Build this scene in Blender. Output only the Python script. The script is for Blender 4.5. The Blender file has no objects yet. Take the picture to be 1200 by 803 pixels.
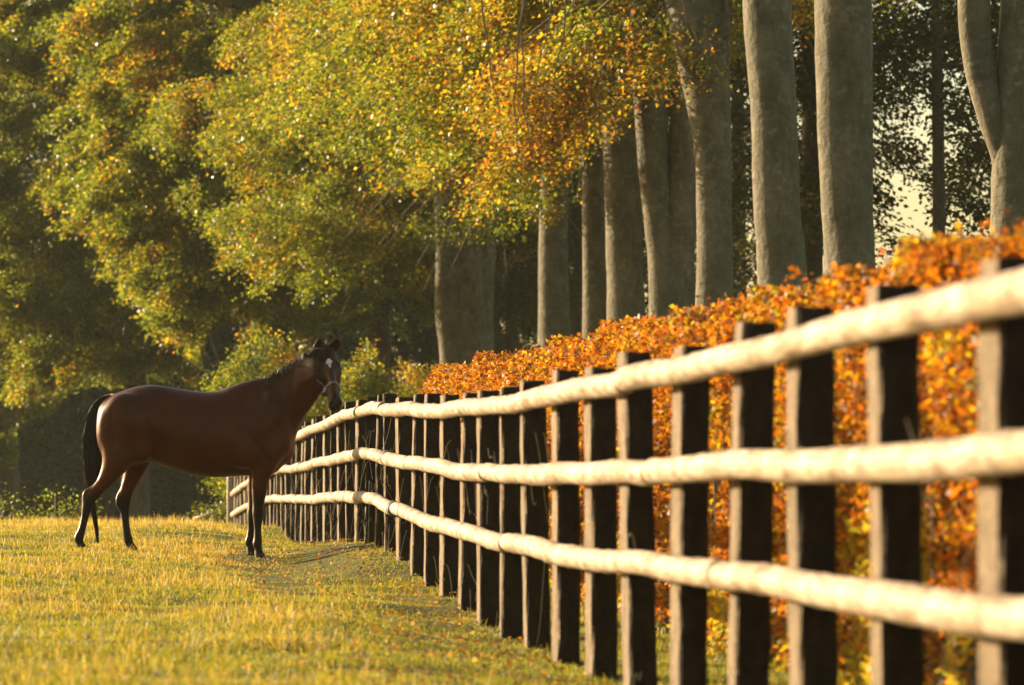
import bpy, bmesh, math, random
import numpy as np
from mathutils import Vector
from mathutils.bvhtree import BVHTree
R = math.radians
rng = np.random.default_rng(7)
random.seed(7)
scn = bpy.context.scene
COL = scn.collection
F = 4500.0            # focal length in photo pixels (135 mm on 36 mm, 1200 px)
CZ = 0.95             # camera height
D = 0.40              # rail spacing

def at(px, py, Y):
    return np.array([(px-600.0)/F*Y, Y, CZ+(535.0-py)/F*Y])

# ------------------------------------------------------------------ helpers
def link(o, parent=None):
    COL.objects.link(o)
    if parent is not None: o.parent = parent
    return o
def tag(o, label=None, cat=None, group=None, kind=None):
    if label: o['label'] = label
    if cat: o['category'] = cat
    if group: o['group'] = group
    if kind: o['kind'] = kind
    return o
def empty(name, loc, label, cat, group=None):
    o = bpy.data.objects.new(name, None); o.location = loc; o.empty_display_size = .2
    link(o); return tag(o, label, cat, group)
def mesh_np(name, verts, faces, mat, parent=None, col=None, smooth=False, vcol=None):
    """verts (N,3) in world space, faces (M,k)"""
    me = bpy.data.meshes.new(name)
    verts = np.asarray(verts, dtype=np.float32)
    if parent is not None:
        verts = verts - np.array(parent.location, dtype=np.float32)
    if isinstance(faces, np.ndarray):
        k = faces.shape[1]; m = faces.shape[0]
        me.vertices.add(len(verts)); me.vertices.foreach_set('co', verts.ravel())
        me.loops.add(m*k); me.loops.foreach_set('vertex_index', faces.astype(np.int32).ravel())
        me.polygons.add(m)
        me.polygons.foreach_set('loop_start', np.arange(0, m*k, k, dtype=np.int32))
        try: me.polygons.foreach_set('loop_total', np.full(m, k, dtype=np.int32))
        except Exception: pass
        me.update(calc_edges=True)
    else:
        me.from_pydata(verts.tolist(), [], faces); me.update()
    if col is not None:
        a = me.attributes.new('col', 'FLOAT_COLOR', 'FACE')
        c4 = np.ones((len(col), 4), dtype=np.float32); c4[:, :3] = col
        a.data.foreach_set('color', c4.ravel())
    if vcol is not None:
        a = me.attributes.new('col', 'FLOAT_COLOR', 'POINT')
        c4 = np.ones((len(vcol), 4), dtype=np.float32); c4[:, :3] = vcol
        a.data.foreach_set('color', c4.ravel())
    if smooth: me.polygons.foreach_set('use_smooth', np.ones(len(me.polygons), dtype=bool))
    me.materials.append(mat)
    o = bpy.data.objects.new(name, me)
    return link(o, parent)

def hash_noise(P, scale, seed=0):
    """smooth value noise on (N,3) points"""
    Q = np.asarray(P, dtype=np.float64)/scale + seed*17.31
    i = np.floor(Q).astype(np.int64); f = Q-i; f = f*f*(3-2*f)
    def h(a, b, c):
        n = (a*73856093) ^ (b*19349663) ^ (c*83492791) ^ (seed*2654435)
        n = (n ^ (n >> 13))*1274126177 & 0x7fffffff
        n = (n ^ (n >> 15)) & 0xffffff
        return n/float(0xffffff)
    r = 0
    for dx in (0, 1):
        for dy in (0, 1):
            for dz in (0, 1):
                w = (f[:, 0] if dx else 1-f[:, 0])*(f[:, 1] if dy else 1-f[:, 1])*(f[:, 2] if dz else 1-f[:, 2])
                r = r + w*h(i[:, 0]+dx, i[:, 1]+dy, i[:, 2]+dz)
    return r

class TB:
    """collects tubes / boxes into one mesh"""
    def __init__(s): s.v = []; s.f = []; s.n = 0
    def add(s, v, f):
        s.v.append(np.asarray(v, dtype=float)); s.f += [tuple(i+s.n for i in q) for q in f]; s.n += len(v)
    def tube(s, pts, rad, k=8, cap=True, squash=None, jitter=0.0):
        pts = [np.asarray(p, dtype=float) for p in pts]; n = len(pts); vs = []; fs = []
        up = np.array([0, 0, 1.0]); prev = None
        for i in range(n):
            t = pts[min(i+1, n-1)]-pts[max(i-1, 0)]; t = t/(np.linalg.norm(t)+1e-9)
            if prev is None:
                a = np.cross(t, up)
                if np.linalg.norm(a) < .2: a = np.cross(t, [0, 1.0, 0])
            else: a = prev-np.dot(prev, t)*t
            a = a/(np.linalg.norm(a)+1e-9); prev = a; b = np.cross(t, a)
            r = rad[i] if hasattr(rad, '__len__') else rad
            for j in range(k):
                th = 2*math.pi*j/k; rr = r*(1+jitter*(random.random()-.5))
                vs.append(pts[i]+a*math.cos(th)*rr+b*math.sin(th)*rr)
        for i in range(n-1):
            for j in range(k):
                j2 = (j+1) % k
                fs.append((i*k+j, i*k+j2, (i+1)*k+j2, (i+1)*k+j))
        if cap:
            fs.append(tuple(range(k-1, -1, -1))); fs.append(tuple((n-1)*k+j for j in range(k)))
        s.add(vs, fs)
    def build(s, name, mat, parent=None, smooth=True):
        v = np.vstack(s.v)
        return mesh_np(name, v, s.f, mat, parent, smooth=smooth)

# ------------------------------------------------------------------ materials
def newmat(name):
    m = bpy.data.materials.new(name); m.use_nodes = True
    nt = m.node_tree; nt.nodes.clear()
    return m, nt, nt.nodes, nt.links
def N(nodes, t, **kw):
    n = nodes.new(t)
    for k, v in kw.items():
        if k.startswith('i_'): n.inputs[k[2:].replace('_', ' ')].default_value = v
        else: setattr(n, k, v)
    return n
def ramp(nodes, stops):
    r = nodes.new('ShaderNodeValToRGB'); e = r.color_ramp.elements
    while len(e) < len(stops): e.new(.5)
    for i, (p, c) in enumerate(stops):
        e[i].position = p; e[i].color = (*c, 1)
    return r

def leaf_mat(name, trans=.5, rough=.38, spec=.5, boost=1.0, tint=(1, 1, 1)):
    m, nt, ns, ls = newmat(name)
    a = N(ns, 'ShaderNodeAttribute', attribute_name='col')
    mul = N(ns, 'ShaderNodeMixRGB', blend_type='MULTIPLY'); mul.inputs[0].default_value = 1; mul.inputs[2].default_value = (*tint, 1)
    ls.new(a.outputs['Color'], mul.inputs[1])
    p = N(ns, 'ShaderNodeBsdfPrincipled'); p.inputs['Roughness'].default_value = rough
    p.inputs['Specular IOR Level'].default_value = spec
    ls.new(mul.outputs[0], p.inputs['Base Color'])
    t = N(ns, 'ShaderNodeBsdfTranslucent')
    g = N(ns, 'ShaderNodeMixRGB', blend_type='MULTIPLY'); g.inputs[0].default_value = 1
    g.inputs[2].default_value = (1.9*boost, 1.75*boost, .6*boost, 1)
    ls.new(mul.outputs[0], g.inputs[1]); ls.new(g.outputs[0], t.inputs['Color'])
    mx = N(ns, 'ShaderNodeMixShader'); mx.inputs[0].default_value = trans
    ls.new(p.outputs[0], mx.inputs[1]); ls.new(t.outputs[0], mx.inputs[2])
    o = N(ns, 'ShaderNodeOutputMaterial'); ls.new(mx.outputs[0], o.inputs[0])
    return m

def bark_mat(name, c1, c2, scale=3.0, rough=.85, bump=.3, moss=None):
    m, nt, ns, ls = newmat(name)
    tc = N(ns, 'ShaderNodeTexCoord')
    mp = N(ns, 'ShaderNodeMapping'); mp.inputs['Scale'].default_value = (scale*1.7, scale*1.7, scale*.75)
    ls.new(tc.outputs['Object'], mp.inputs[0])
    n1 = N(ns, 'ShaderNodeTexNoise'); n1.inputs['Scale'].default_value = 2.0; n1.inputs['Detail'].default_value = 8; n1.inputs['Roughness'].default_value = .65
    ls.new(mp.outputs[0], n1.inputs[0])
    mp2 = N(ns, 'ShaderNodeMapping'); mp2.inputs['Scale'].default_value = (scale*2.6, scale*2.6, scale*3.4)
    ls.new(tc.outputs['Object'], mp2.inputs[0])
    n2 = N(ns, 'ShaderNodeTexNoise'); n2.inputs['Scale'].default_value = 2.2; n2.inputs['Detail'].default_value = 5
    ls.new(mp2.outputs[0], n2.inputs[0])
    r = ramp(ns, [(.3, c1), (.68, c2)]); ls.new(n1.outputs[0], r.inputs[0])
    r2 = ramp(ns, [(.38, (.8, .79, .76)), (.55, (1.05, 1.05, 1.03)), (.66, (.9, .88, .84)), (.75, (1.25, 1.25, 1.2))]); ls.new(n2.outputs[0], r2.inputs[0])
    mu = N(ns, 'ShaderNodeMixRGB', blend_type='MULTIPLY'); mu.inputs[0].default_value = 1
    ls.new(r.outputs[0], mu.inputs[1]); ls.new(r2.outputs[0], mu.inputs[2])
    out = mu.outputs[0]
    if moss:
        n4 = N(ns, 'ShaderNodeTexNoise'); n4.inputs['Scale'].default_value = 7.0; n4.inputs['Detail'].default_value = 7; n4.inputs['Roughness'].default_value = .7
        ls.new(tc.outputs['Object'], n4.inputs[0])
        r4 = ramp(ns, [(.54, (0, 0, 0)), (.66, (.7, .7, .7))]); ls.new(n4.outputs[0], r4.inputs[0])
        m4 = N(ns, 'ShaderNodeMixRGB'); m4.inputs[2].default_value = (.30, .28, .20, 1)
        ls.new(r4.outputs[0], m4.inputs[0]); ls.new(out, m4.inputs[1]); out = m4.outputs[0]
        v5 = N(ns, 'ShaderNodeTexVoronoi'); v5.inputs['Scale'].default_value = .8
        mp5 = N(ns, 'ShaderNodeMapping'); mp5.inputs['Scale'].default_value = (1.0, 1.0, 1.9); ls.new(tc.outputs['Object'], mp5.inputs[0]); ls.new(mp5.outputs[0], v5.inputs[0])
        r5 = ramp(ns, [(.05, (.35, .33, .3)), (.12, (1, 1, 1))]); ls.new(v5.outputs['Distance'], r5.inputs[0])
        m5 = N(ns, 'ShaderNodeMixRGB', blend_type='MULTIPLY'); m5.inputs[0].default_value = .8
        ls.new(out, m5.inputs[1]); ls.new(r5.outputs[0], m5.inputs[2]); out = m5.outputs[0]
        n3 = N(ns, 'ShaderNodeTexNoise'); n3.inputs['Scale'].default_value = .9; n3.inputs['Detail'].default_value = 6
        ls.new(tc.outputs['Object'], n3.inputs[0])
        r3 = ramp(ns, [(.35, (0, 0, 0)), (.8, (1, 1, 1))]); ls.new(n3.outputs[0], r3.inputs[0])
        mm = N(ns, 'ShaderNodeMixRGB'); mm.inputs[2].default_value = (*moss, 1)
        ls.new(r3.outputs[0], mm.inputs[0]); ls.new(out, mm.inputs[1]); out = mm.outputs[0]
    p = N(ns, 'ShaderNodeBsdfPrincipled'); p.inputs['Roughness'].default_value = rough; p.inputs['Specular IOR Level'].default_value = .25
    ls.new(out, p.inputs['Base Color'])
    ad = N(ns, 'ShaderNodeMath', operation='ADD'); ls.new(n1.outputs[0], ad.inputs[0]); ls.new(n2.outputs[0], ad.inputs[1])
    b = N(ns, 'ShaderNodeBump'); b.inputs['Strength'].default_value = bump; b.inputs['Distance'].default_value = .04
    ls.new(ad.outputs[0], b.inputs['Height']); ls.new(b.outputs[0], p.inputs['Normal'])
    o = N(ns, 'ShaderNodeOutputMaterial'); ls.new(p.outputs[0], o.inputs[0])
    return m

M = {}
M['beech_leaf'] = leaf_mat('beech_leaf', .58, .42, .5, 1.25)
M['hedge_leaf'] = leaf_mat('hedge_leaf', .5, .5, .35, 1.2)
M['far_leaf'] = leaf_mat('far_leaf', .35, .6, .3)
M['grass_blade'] = leaf_mat('grass_blade', .45, .5, .35, 1.0)
M['bark'] = bark_mat('beech_bark', (.065, .052, .032), (.215, .18, .12), 1.4, .8, .7, (.075, .068, .03))
M['dark_bark'] = bark_mat('dark_bark', (.05, .042, .03), (.12, .1, .075), 2.0, .9, .4)
M['twig'] = bark_mat('twig_bark', (.09, .065, .04), (.2, .15, .1), 8.0, .7, .2)
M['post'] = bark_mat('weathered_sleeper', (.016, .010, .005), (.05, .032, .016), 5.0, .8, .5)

M['post_face'] = bark_mat('sunlit_sleeper_face', (.09, .06, .034), (.25, .18, .105), 5.0, .8, .5)  # sleeper wood in a lighter copy, sunlight on the field side painted in
def attr_mat(name, rough=.5, sheen=0, spec=.3, bumpscale=60, bump=.1, stretch=None, trans=0):
    m, nt, ns, ls = newmat(name)
    a = N(ns, 'ShaderNodeAttribute', attribute_name='col')
    tc = N(ns, 'ShaderNodeTexCoord')
    n = N(ns, 'ShaderNodeTexNoise'); n.inputs['Scale'].default_value = bumpscale; n.inputs['Detail'].default_value = 4
    ls.new(tc.outputs['Object'], n.inputs[0])
    n2 = N(ns, 'ShaderNodeTexNoise'); n2.inputs['Scale'].default_value = 4.0; n2.inputs['Detail'].default_value = 3
    ls.new(tc.outputs['Object'], n2.inputs[0])
    r = ramp(ns, [(.3, (.78, .78, .78)), (.7, (1.2, 1.2, 1.2))]); ls.new(n2.outputs[0], r.inputs[0])
    mu = N(ns, 'ShaderNodeMixRGB', blend_type='MULTIPLY'); mu.inputs[0].default_value = 1
    ls.new(a.outputs['Color'], mu.inputs[1]); ls.new(r.outputs[0], mu.inputs[2])
    p = N(ns, 'ShaderNodeBsdfPrincipled'); p.inputs['Roughness'].default_value = rough; p.inputs['Specular IOR Level'].default_value = spec
    p.inputs['Sheen Weight'].default_value = sheen; p.inputs['Sheen Roughness'].default_value = .35
    p.inputs['Sheen Tint'].default_value = (1, .55, .3, 1)
    ls.new(mu.outputs[0], p.inputs['Base Color'])
    b = N(ns, 'ShaderNodeBump'); b.inputs['Strength'].default_value = bump; b.inputs['Distance'].default_value = .01
    ls.new(n.outputs[0], b.inputs['Height']); ls.new(b.outputs[0], p.inputs['Normal'])
    o = N(ns, 'ShaderNodeOutputMaterial'); ls.new(p.outputs[0], o.inputs[0])
    return m
M['coat'] = attr_mat('bay_horse_coat', .42, .0, .3, 90, .05)
for _n in M['coat'].node_tree.nodes:
    if _n.type == 'BSDF_PRINCIPLED': _n.inputs['Specular Tint'].default_value = (1, .72, .5, 1)
M['hair'] = attr_mat('horse_hair', .45, .3, .3, 40, .1)

def plain(name, c, rough=.5, metal=0, spec=.5):
    m, nt, ns, ls = newmat(name)
    tc = N(ns, 'ShaderNodeTexCoord'); n = N(ns, 'ShaderNodeTexNoise'); n.inputs['Scale'].default_value = 25
    ls.new(tc.outputs['Object'], n.inputs[0])
    r = ramp(ns, [(.3, tuple(x*.8 for x in c)), (.7, tuple(min(1, x*1.2) for x in c))]); ls.new(n.outputs[0], r.inputs[0])
    p = N(ns, 'ShaderNodeBsdfPrincipled'); p.inputs['Roughness'].default_value = rough; p.inputs['Metallic'].default_value = metal
    p.inputs['Specular IOR Level'].default_value = spec
    ls.new(r.outputs[0], p.inputs['Base Color'])
    o = N(ns, 'ShaderNodeOutputMaterial'); ls.new(p.outputs[0], o.inputs[0])
    return m
M['leather'] = plain('halter_leather', (.13, .11, .09), .45)
M['steel'] = plain('halter_steel', (.6, .58, .55), .3, 1)
M['eye'] = plain('horse_eye', (.008, .005, .004), .08)
M['strap'] = plain('rail_joint_band', (.035, .032, .03), .6)

# rails: peeled round timber, rings of darker bark around the knots
def rail_mat():
    m, nt, ns, ls = newmat('peeled_round_timber')
    tc = N(ns, 'ShaderNodeTexCoord')
    mp = N(ns, 'ShaderNodeMapping'); mp.inputs['Scale'].default_value = (9, 1.6, 9); ls.new(tc.outputs['Object'], mp.inputs[0])
    n1 = N(ns, 'ShaderNodeTexNoise'); n1.inputs['Scale'].default_value = 3; n1.inputs['Detail'].default_value = 9; n1.inputs['Roughness'].default_value = .6
    ls.new(mp.outputs[0], n1.inputs[0])
    r = ramp(ns, [(.3, (.19, .125, .075)), (.47, (.42, .32, .22)), (.72, (.62, .52, .39))]); ls.new(n1.outputs[0], r.inputs[0])
    # knot rings along the rail
    mp2 = N(ns, 'ShaderNodeMapping'); mp2.inputs['Scale'].default_value = (.5, 1.0, .5); ls.new(tc.outputs['Object'], mp2.inputs[0])
    v = N(ns, 'ShaderNodeTexNoise', noise_dimensions='3D'); v.inputs['Scale'].default_value = 3.2; v.inputs['Detail'].default_value = 2
    ls.new(mp2.outputs[0], v.inputs[0])
    at_ = N(ns, 'ShaderNodeAttribute', attribute_name='ring')
    mx = N(ns, 'ShaderNodeMixRGB'); mx.inputs[2].default_value = (.07, .045, .025, 1)
    ms = N(ns, 'ShaderNodeMath', operation='MULTIPLY'); ms.inputs[1].default_value = 1.0
    ls.new(at_.outputs['Fac'], ms.inputs[0]); ls.new(ms.outputs[0], mx.inputs[0]); ls.new(r.outputs[0], mx.inputs[1])
    r2 = ramp(ns, [(.34, (.62, .55, .45)), (.6, (1, 1, 1))]); ls.new(v.outputs[0], r2.inputs[0])
    mu = N(ns, 'ShaderNodeMixRGB', blend_type='MULTIPLY'); mu.inputs[0].default_value = 1
    ls.new(mx.outputs[0], mu.inputs[1]); ls.new(r2.outputs[0], mu.inputs[2])
    p = N(ns, 'ShaderNodeBsdfPrincipled'); p.inputs['Roughness'].default_value = .6; p.inputs['Specular IOR Level'].default_value = .3
    ls.new(mu.outputs[0], p.inputs['Base Color'])
    b = N(ns, 'ShaderNodeBump'); b.inputs['Strength'].default_value = .5; b.inputs['Distance'].default_value = .012
    ls.new(n1.outputs[0], b.inputs['Height']); ls.new(b.outputs[0], p.inputs['Normal'])
    o = N(ns, 'ShaderNodeOutputMaterial'); ls.new(p.outputs[0], o.inputs[0])
    return m
M['rail'] = rail_mat()

def ground_mat():
    m, nt, ns, ls = newmat('meadow_ground')
    tc = N(ns, 'ShaderNodeTexCoord')
    n1 = N(ns, 'ShaderNodeTexNoise'); n1.inputs['Scale'].default_value = 1.3; n1.inputs['Detail'].default_value = 9; n1.inputs['Roughness'].default_value = .65
    ls.new(tc.outputs['Object'], n1.inputs[0])
    r = ramp(ns, [(.3, (.06, .05, .02)), (.5, (.10, .095, .03)), (.7, (.17, .14, .06))]); ls.new(n1.outputs[0], r.inputs[0])
    p = N(ns, 'ShaderNodeBsdfPrincipled'); p.inputs['Roughness'].default_value = .95; p.inputs['Specular IOR Level'].default_value = .1
    ls.new(r.outputs[0], p.inputs['Base Color'])
    n2 = N(ns, 'ShaderNodeTexNoise'); n2.inputs['Scale'].default_value = 25; n2.inputs['Detail'].default_value = 6
    ls.new(tc.outputs['Object'], n2.inputs[0])
    b = N(ns, 'ShaderNodeBump'); b.inputs['Strength'].default_value = .8; b.inputs['Distance'].default_value = .05
    ls.new(n2.outputs[0], b.inputs['Height']); ls.new(b.outputs[0], p.inputs['Normal'])
    o = N(ns, 'ShaderNodeOutputMaterial'); ls.new(p.outputs[0], o.inputs[0])
    return m
M['ground'] = ground_mat()

# ------------------------------------------------------------------ fence line and terrain
def nY(n): return (.00548+.00078*n)*F*D
def nX(n): return (3.05-.357*n)*D            # outer (field side) face line of the posts
MIDN = [-3, 0,1,2,3,4,5,6,7,8,9,10,11,12,13,14,15,16,17,18,19,20,21,22,23,24,25,26,27, 30, 33, 38, 43, 48, 51]
MIDV = [.12, 0,-.04,-.07,-.1,-.147,-.164,-.22,-.23,-.23,-.24,-.25,-.23,-.19,-.16,-.11,-.08,-.02,.046,.058,.03,.01,-.04,-.09,-.14,-.19,-.24,-.29,-.345,-.43,-.53,-.88,-1.36,-1.93,-2.3]
def midz(n): return CZ+D*np.interp(n, MIDN, MIDV)
TOPV = {0:182.5/182.5}
# spacing above / below the middle rail (in D) varies a little
TOPN = [-3,0,1,2,3,4,5,6,8,10,12,14,16,18,20,22,24,27,30,48]
TOPO = [1,1.0,1.006,.997,1.0,.995,.997,1.02,.995,1.013,.995,1.005,1.004,1.01,1.008,.994,.998,1.0,1.0,.96]
BOTN = [-3,0,2,4,6,8,10,12,14,16,18,20,22,24,27,30,48]
BOTO = [1,1.0,1.003,1.0,.987,1.006,.986,1.003,.995,1.0,.99,.995,1.0,1.01,1.0,1.0,1.03]
GN = [-4, 0, 7, 10, 11, 12, 13, 14, 15, 16, 17, 18, 19, 20, 21, 22, 23, 24, 25, 26, 28, 30, 31.3, 32.6, 40, 52]
GV = [-2.6,-2.66,-2.73,-2.73,-2.67,-2.56,-2.48,-2.37,-2.23,-2.11,-2.06,-2.01,-2.07,-2.14,-2.24,-2.35,-2.5,-2.62,-2.69,-2.74,-2.85,-2.92,-2.85,-2.5,-2.9,-4.5]
def fence_ground(Y):
    n = (Y/(F*D)-.00548)/.00078
    return CZ+D*np.interp(n, GN, GV)
def field(X, Y):
    g = .04+.05*np.tanh((-3.3-X)/.7)
    g = g + .02*np.sin(X*.9+1.3)*np.sin(Y*.35)
    far = np.maximum(0, Y-44.5)
    fall = np.where(far < 30, .00107*far**2, .963+.0642*(far-30))
    fall = np.minimum(fall, 6.0+0*fall)
    k = np.clip((far-95)/30, 0, 1)
    return g-fall*(1-0*k)
def ground(X, Y):
    X = np.asarray(X, float); Y = np.asarray(Y, float)
    n = (Y/(F*D)-.00548)/.00078
    fx = (3.05-.357*n)*D
    f0 = field(X, Y)
    d = X-fx
    w = np.where(d < 0, np.exp(-(d/.75)**2), np.exp(-(np.maximum(0, d-1.2)/1.5)**2))
    w = w*np.clip((56-Y)/3, 0, 1)*np.clip((Y-4)/3, 0, 1)
    g = f0*(1-w)+fence_ground(Y)*w
    # worn hollow between horse and fence
    g = g-.10*np.exp(-((X+1.95)/.5)**2-((Y-34.0)/3.0)**2)
    return g

def axis(dense0, dense1, step, far0, far1, grow=1.25):
    a = list(np.arange(dense0, dense1+1e-6, step)); s = step
    x = a[-1]
    while x < far1: s *= grow; x += s; a.append(x)
    s = step; x = a[0]; b = []
    while x > far0: s *= grow; x -= s; b.append(x)
    return np.array(b[::-1]+a)
xs = axis(-9, 5, .12, -1500, 1500); ys = axis(4, 60, .2, -400, 3000)
XX, YY = np.meshgrid(xs, ys)
ZZ = ground(XX, YY)
P3 = np.stack([XX.ravel(), YY.ravel(), ZZ.ravel()*0], 1)
ZZ = ZZ+((hash_noise(P3, .55, 3)-.5)*.05+(hash_noise(P3, 2.1, 5)-.5)*.06).reshape(ZZ.shape)
nx, ny = len(xs), len(ys)
idx = np.arange(nx*ny).reshape(ny, nx)
fc = np.stack([idx[:-1, :-1].ravel(), idx[:-1, 1:].ravel(), idx[1:, 1:].ravel(), idx[1:, :-1].ravel()], 1)
g = mesh_np('ground', np.stack([XX.ravel(), YY.ravel(), ZZ.ravel()], 1), fc, M['ground'], smooth=True)
tag(g, 'grassy paddock ground running up to the fence and falling away behind', None, None, 'structure')

def gz(X, Y):
    """height of the built ground mesh surface (bilinear)"""
    X = np.asarray(X, float); Y = np.asarray(Y, float)
    i = np.clip(np.searchsorted(xs, X)-1, 0, nx-2); j = np.clip(np.searchsorted(ys, Y)-1, 0, ny-2)
    u = (X-xs[i])/(xs[i+1]-xs[i]); v = (Y-ys[j])/(ys[j+1]-ys[j])
    return ZZ[j, i]*(1-u)*(1-v)+ZZ[j, i+1]*u*(1-v)+ZZ[j+1, i]*(1-u)*v+ZZ[j+1, i+1]*u*v

# ------------------------------------------------------------------ fence
fence = empty('post_and_rail_fence', (nX(10), nY(10), float(gz(nX(10), nY(10)))), 'long rustic fence of dark upright sleeper posts carrying three pale round rails', 'fence')
fdir = np.array([nX(1)-nX(0), nY(1)-nY(0), 0]); fdir /= np.linalg.norm(fdir)
fnor = np.array([fdir[1], -fdir[0], 0])     # away from the field (to the right)
PS = 1+.052/2.22
def make_post(n):
    rnd = random.Random(n*7+3)
    base = np.array([nX(n)*PS, nY(n)*PS, 0]); z0 = float(gz(base[0]+.06, base[1]))-.25
    ztop = CZ+(float(midz(n))-CZ+D*(1.315+rnd.uniform(-.045, .05)))*PS
    w = .128*rnd.uniform(.93, 1.07); dl = .215*rnd.uniform(.88, 1.12)
    lean = rnd.uniform(-.018, .018); lean2 = rnd.uniform(-.02, .02)
    yaw = rnd.uniform(-.07, .06)
    fd = fdir*math.cos(yaw)+fnor*math.sin(yaw); fn = fnor*math.cos(yaw)-fdir*math.sin(yaw)
    bm = bmesh.new(); rings = []
    nz = 14
    prof = [(0, 0), (1, 0), (1, 1), (0, 1)]
    # rounded-corner section with weathered edges
    sec = []
    c = .012
    for (u, v) in ((c, 0), (w*.5, 0), (w-c, 0), (w, c), (w, dl*.5), (w, dl-c), (w-c, dl), (w*.5, dl), (c, dl), (0, dl-c), (0, dl*.5), (0, c)):
        sec.append((u, v))
    for k in range(nz+1):
        t = k/nz; z = z0+(ztop-z0)*t
        if k == nz: zz = z
        ring = []
        for i, (u, v) in enumerate(sec):
            ju = rnd.uniform(-.0035, .0035); jv = rnd.uniform(-.004, .004)
            if k == nz:
                u = w*.5+(u-w*.5)*.93; v = dl*.5+(v-dl*.5)*.95
            p = base+fn*(u+ju+lean*t*(ztop-z0))+fd*(v-dl*.5+jv+lean2*t*(ztop-z0))
            ring.append(bm.verts.new((p[0], p[1], z-(.01 if k == nz else 0)+(rnd.uniform(-.006, .006) if k == nz else 0))))
        rings.append(ring)
    m_ = len(sec)
    for k in range(nz):
        for i in range(m_):
            j = (i+1) % m_
            bm.faces.new((rings[k][i], rings[k][j], rings[k+1][j], rings[k+1][i]))
    bm.faces.new(rings[-1]); bm.faces.new(rings[0][::-1])
    bmesh.ops.recalc_face_normals(bm, faces=bm.faces)
    me = bpy.data.meshes.new('post')
    off = Vector(fence.location)
    for v in bm.verts: v.co -= off
    bm.normal_update()
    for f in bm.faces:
        if f.normal.dot(Vector(-fnor)) > .75: f.material_index = 1  # field-side faces take the lighter tone with sunlight painted in
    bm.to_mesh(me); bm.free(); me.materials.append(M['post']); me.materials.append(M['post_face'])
    o = bpy.data.objects.new('post', me); link(o, fence)
    return o
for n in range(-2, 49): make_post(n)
b = TB(); e0 = np.array([nX(48.5), nY(48.5), 0])-fnor*.02; zb = float(gz(e0[0], e0[1]))-.2; zt = float(midz(48.5))+D*1.35
b.tube([e0+np.array([0, 0, zb+(zt-zb)*t]) for t in np.linspace(0, 1, 9)], [.066, .064, .065, .062, .063, .061, .062, .06, .058], 14, jitter=.08)
b.build('end_post', M['rail'], fence)

# rails
def rail_run(row, n0, n1, seed):
    rnd = random.Random(seed)
    K = 24; step = .022
    Y0, Y1 = nY(n0), nY(n1)
    L = Y1-Y0; m = int(L/step)
    nn = n0+(n1-n0)*np.linspace(0, 1, m+1)
    ph = [rnd.uniform(0, 6.28) for _ in range(6)]
    rings_at = []
    y = Y0+rnd.uniform(.2, .6)
    while y < Y1: rings_at.append((y, rnd.uniform(.012, .02), rnd.uniform(.45, 1))); y += rnd.choice([.45, .6, .7, .9, 1.1, 1.4])*rnd.uniform(.9, 1.1)
    verts = []; ring = []
    for q, n in enumerate(nn):
        Y = nY(n); X = nX(n)
        z = float(midz(n))
        if row == 1: z += D*np.interp(n, TOPN, TOPO)
        if row == -1: z -= D*np.interp(n, BOTN, BOTO)
        r = .0545*(1+.035*math.sin(Y*.9+ph[0])+.015*math.sin(Y*2.7+ph[1]))
        wob = .012*math.sin(Y*1.1+ph[2])+.006*math.sin(Y*3.1+ph[3]); wz = .008*math.sin(Y*1.1+ph[4])+.003*math.sin(Y*2.9+ph[5])
        rg = 0
        for (yk, wk, sk) in rings_at:
            dd = abs(Y-yk)
            r += .004*math.exp(-(dd/.05)**2)
            if dd < wk*3: rg = max(rg, sk*math.exp(-(dd/wk)**2))
        c = np.array([X, Y, z+wz])-fnor*(.004+wob*.4)
        for k in range(K):
            th = 2*math.pi*k/K
            rr = r*(1+.012*math.sin(3*th+ph[1]+Y*.5)+.006*math.sin(7*th+Y*2))
            verts.append(c+fnor*math.cos(th)*rr+np.array([0, 0, 1.0])*math.sin(th)*rr); ring.append(rg)
    fcs = []
    for q in range(m):
        for k in range(K):
            k2 = (k+1) % K
            fcs.append((q*K+k, q*K+k2, (q+1)*K+k2, (q+1)*K+k))
    fcs.append(tuple(range(K-1, -1, -1))); fcs.append(tuple(m*K+k for k in range(K)))
    o = mesh_np('rail', np.array(verts), fcs, M['rail'], fence, smooth=True)
    a = o.data.attributes.new('ring', 'FLOAT', 'POINT'); a.data.foreach_set('value', np.array(ring, dtype=np.float32))
    return o
joints = {1: [-2.6, 5.02, 10.6, 16.1, 21.2, 27, 33.1, 38, 43.2, 47.3], 0: [-2.6, 4.4, 9.6, 15.75, 20.9, 26.5, 32, 38.1, 43, 47.3], -1: [-2.6, 3.1, 8.7, 15.2, 21.1, 27.2, 32.6, 37.9, 43.1, 47.3]}
for row, js in joints.items():
    for k in range(len(js)-1):
        rail_run(row, js[k], js[k+1]-.012, row*100+k*7+5)
# dark bindings where two rails meet
for row, nb in ((0, 15.75), (-1, 15.2)):
    b = TB(); pts = []
    for t in np.linspace(-.1, .1, 7):
        n = nb+t; z = float(midz(n))
        if row == -1: z -= D*np.interp(n, BOTN, BOTO)
        ph = 0
        pts.append(np.array([nX(n), nY(n), z])-fnor*.004)
    b.tube(pts, [.064]*7, 20); b.build('joint_band', M['strap'], fence)

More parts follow.
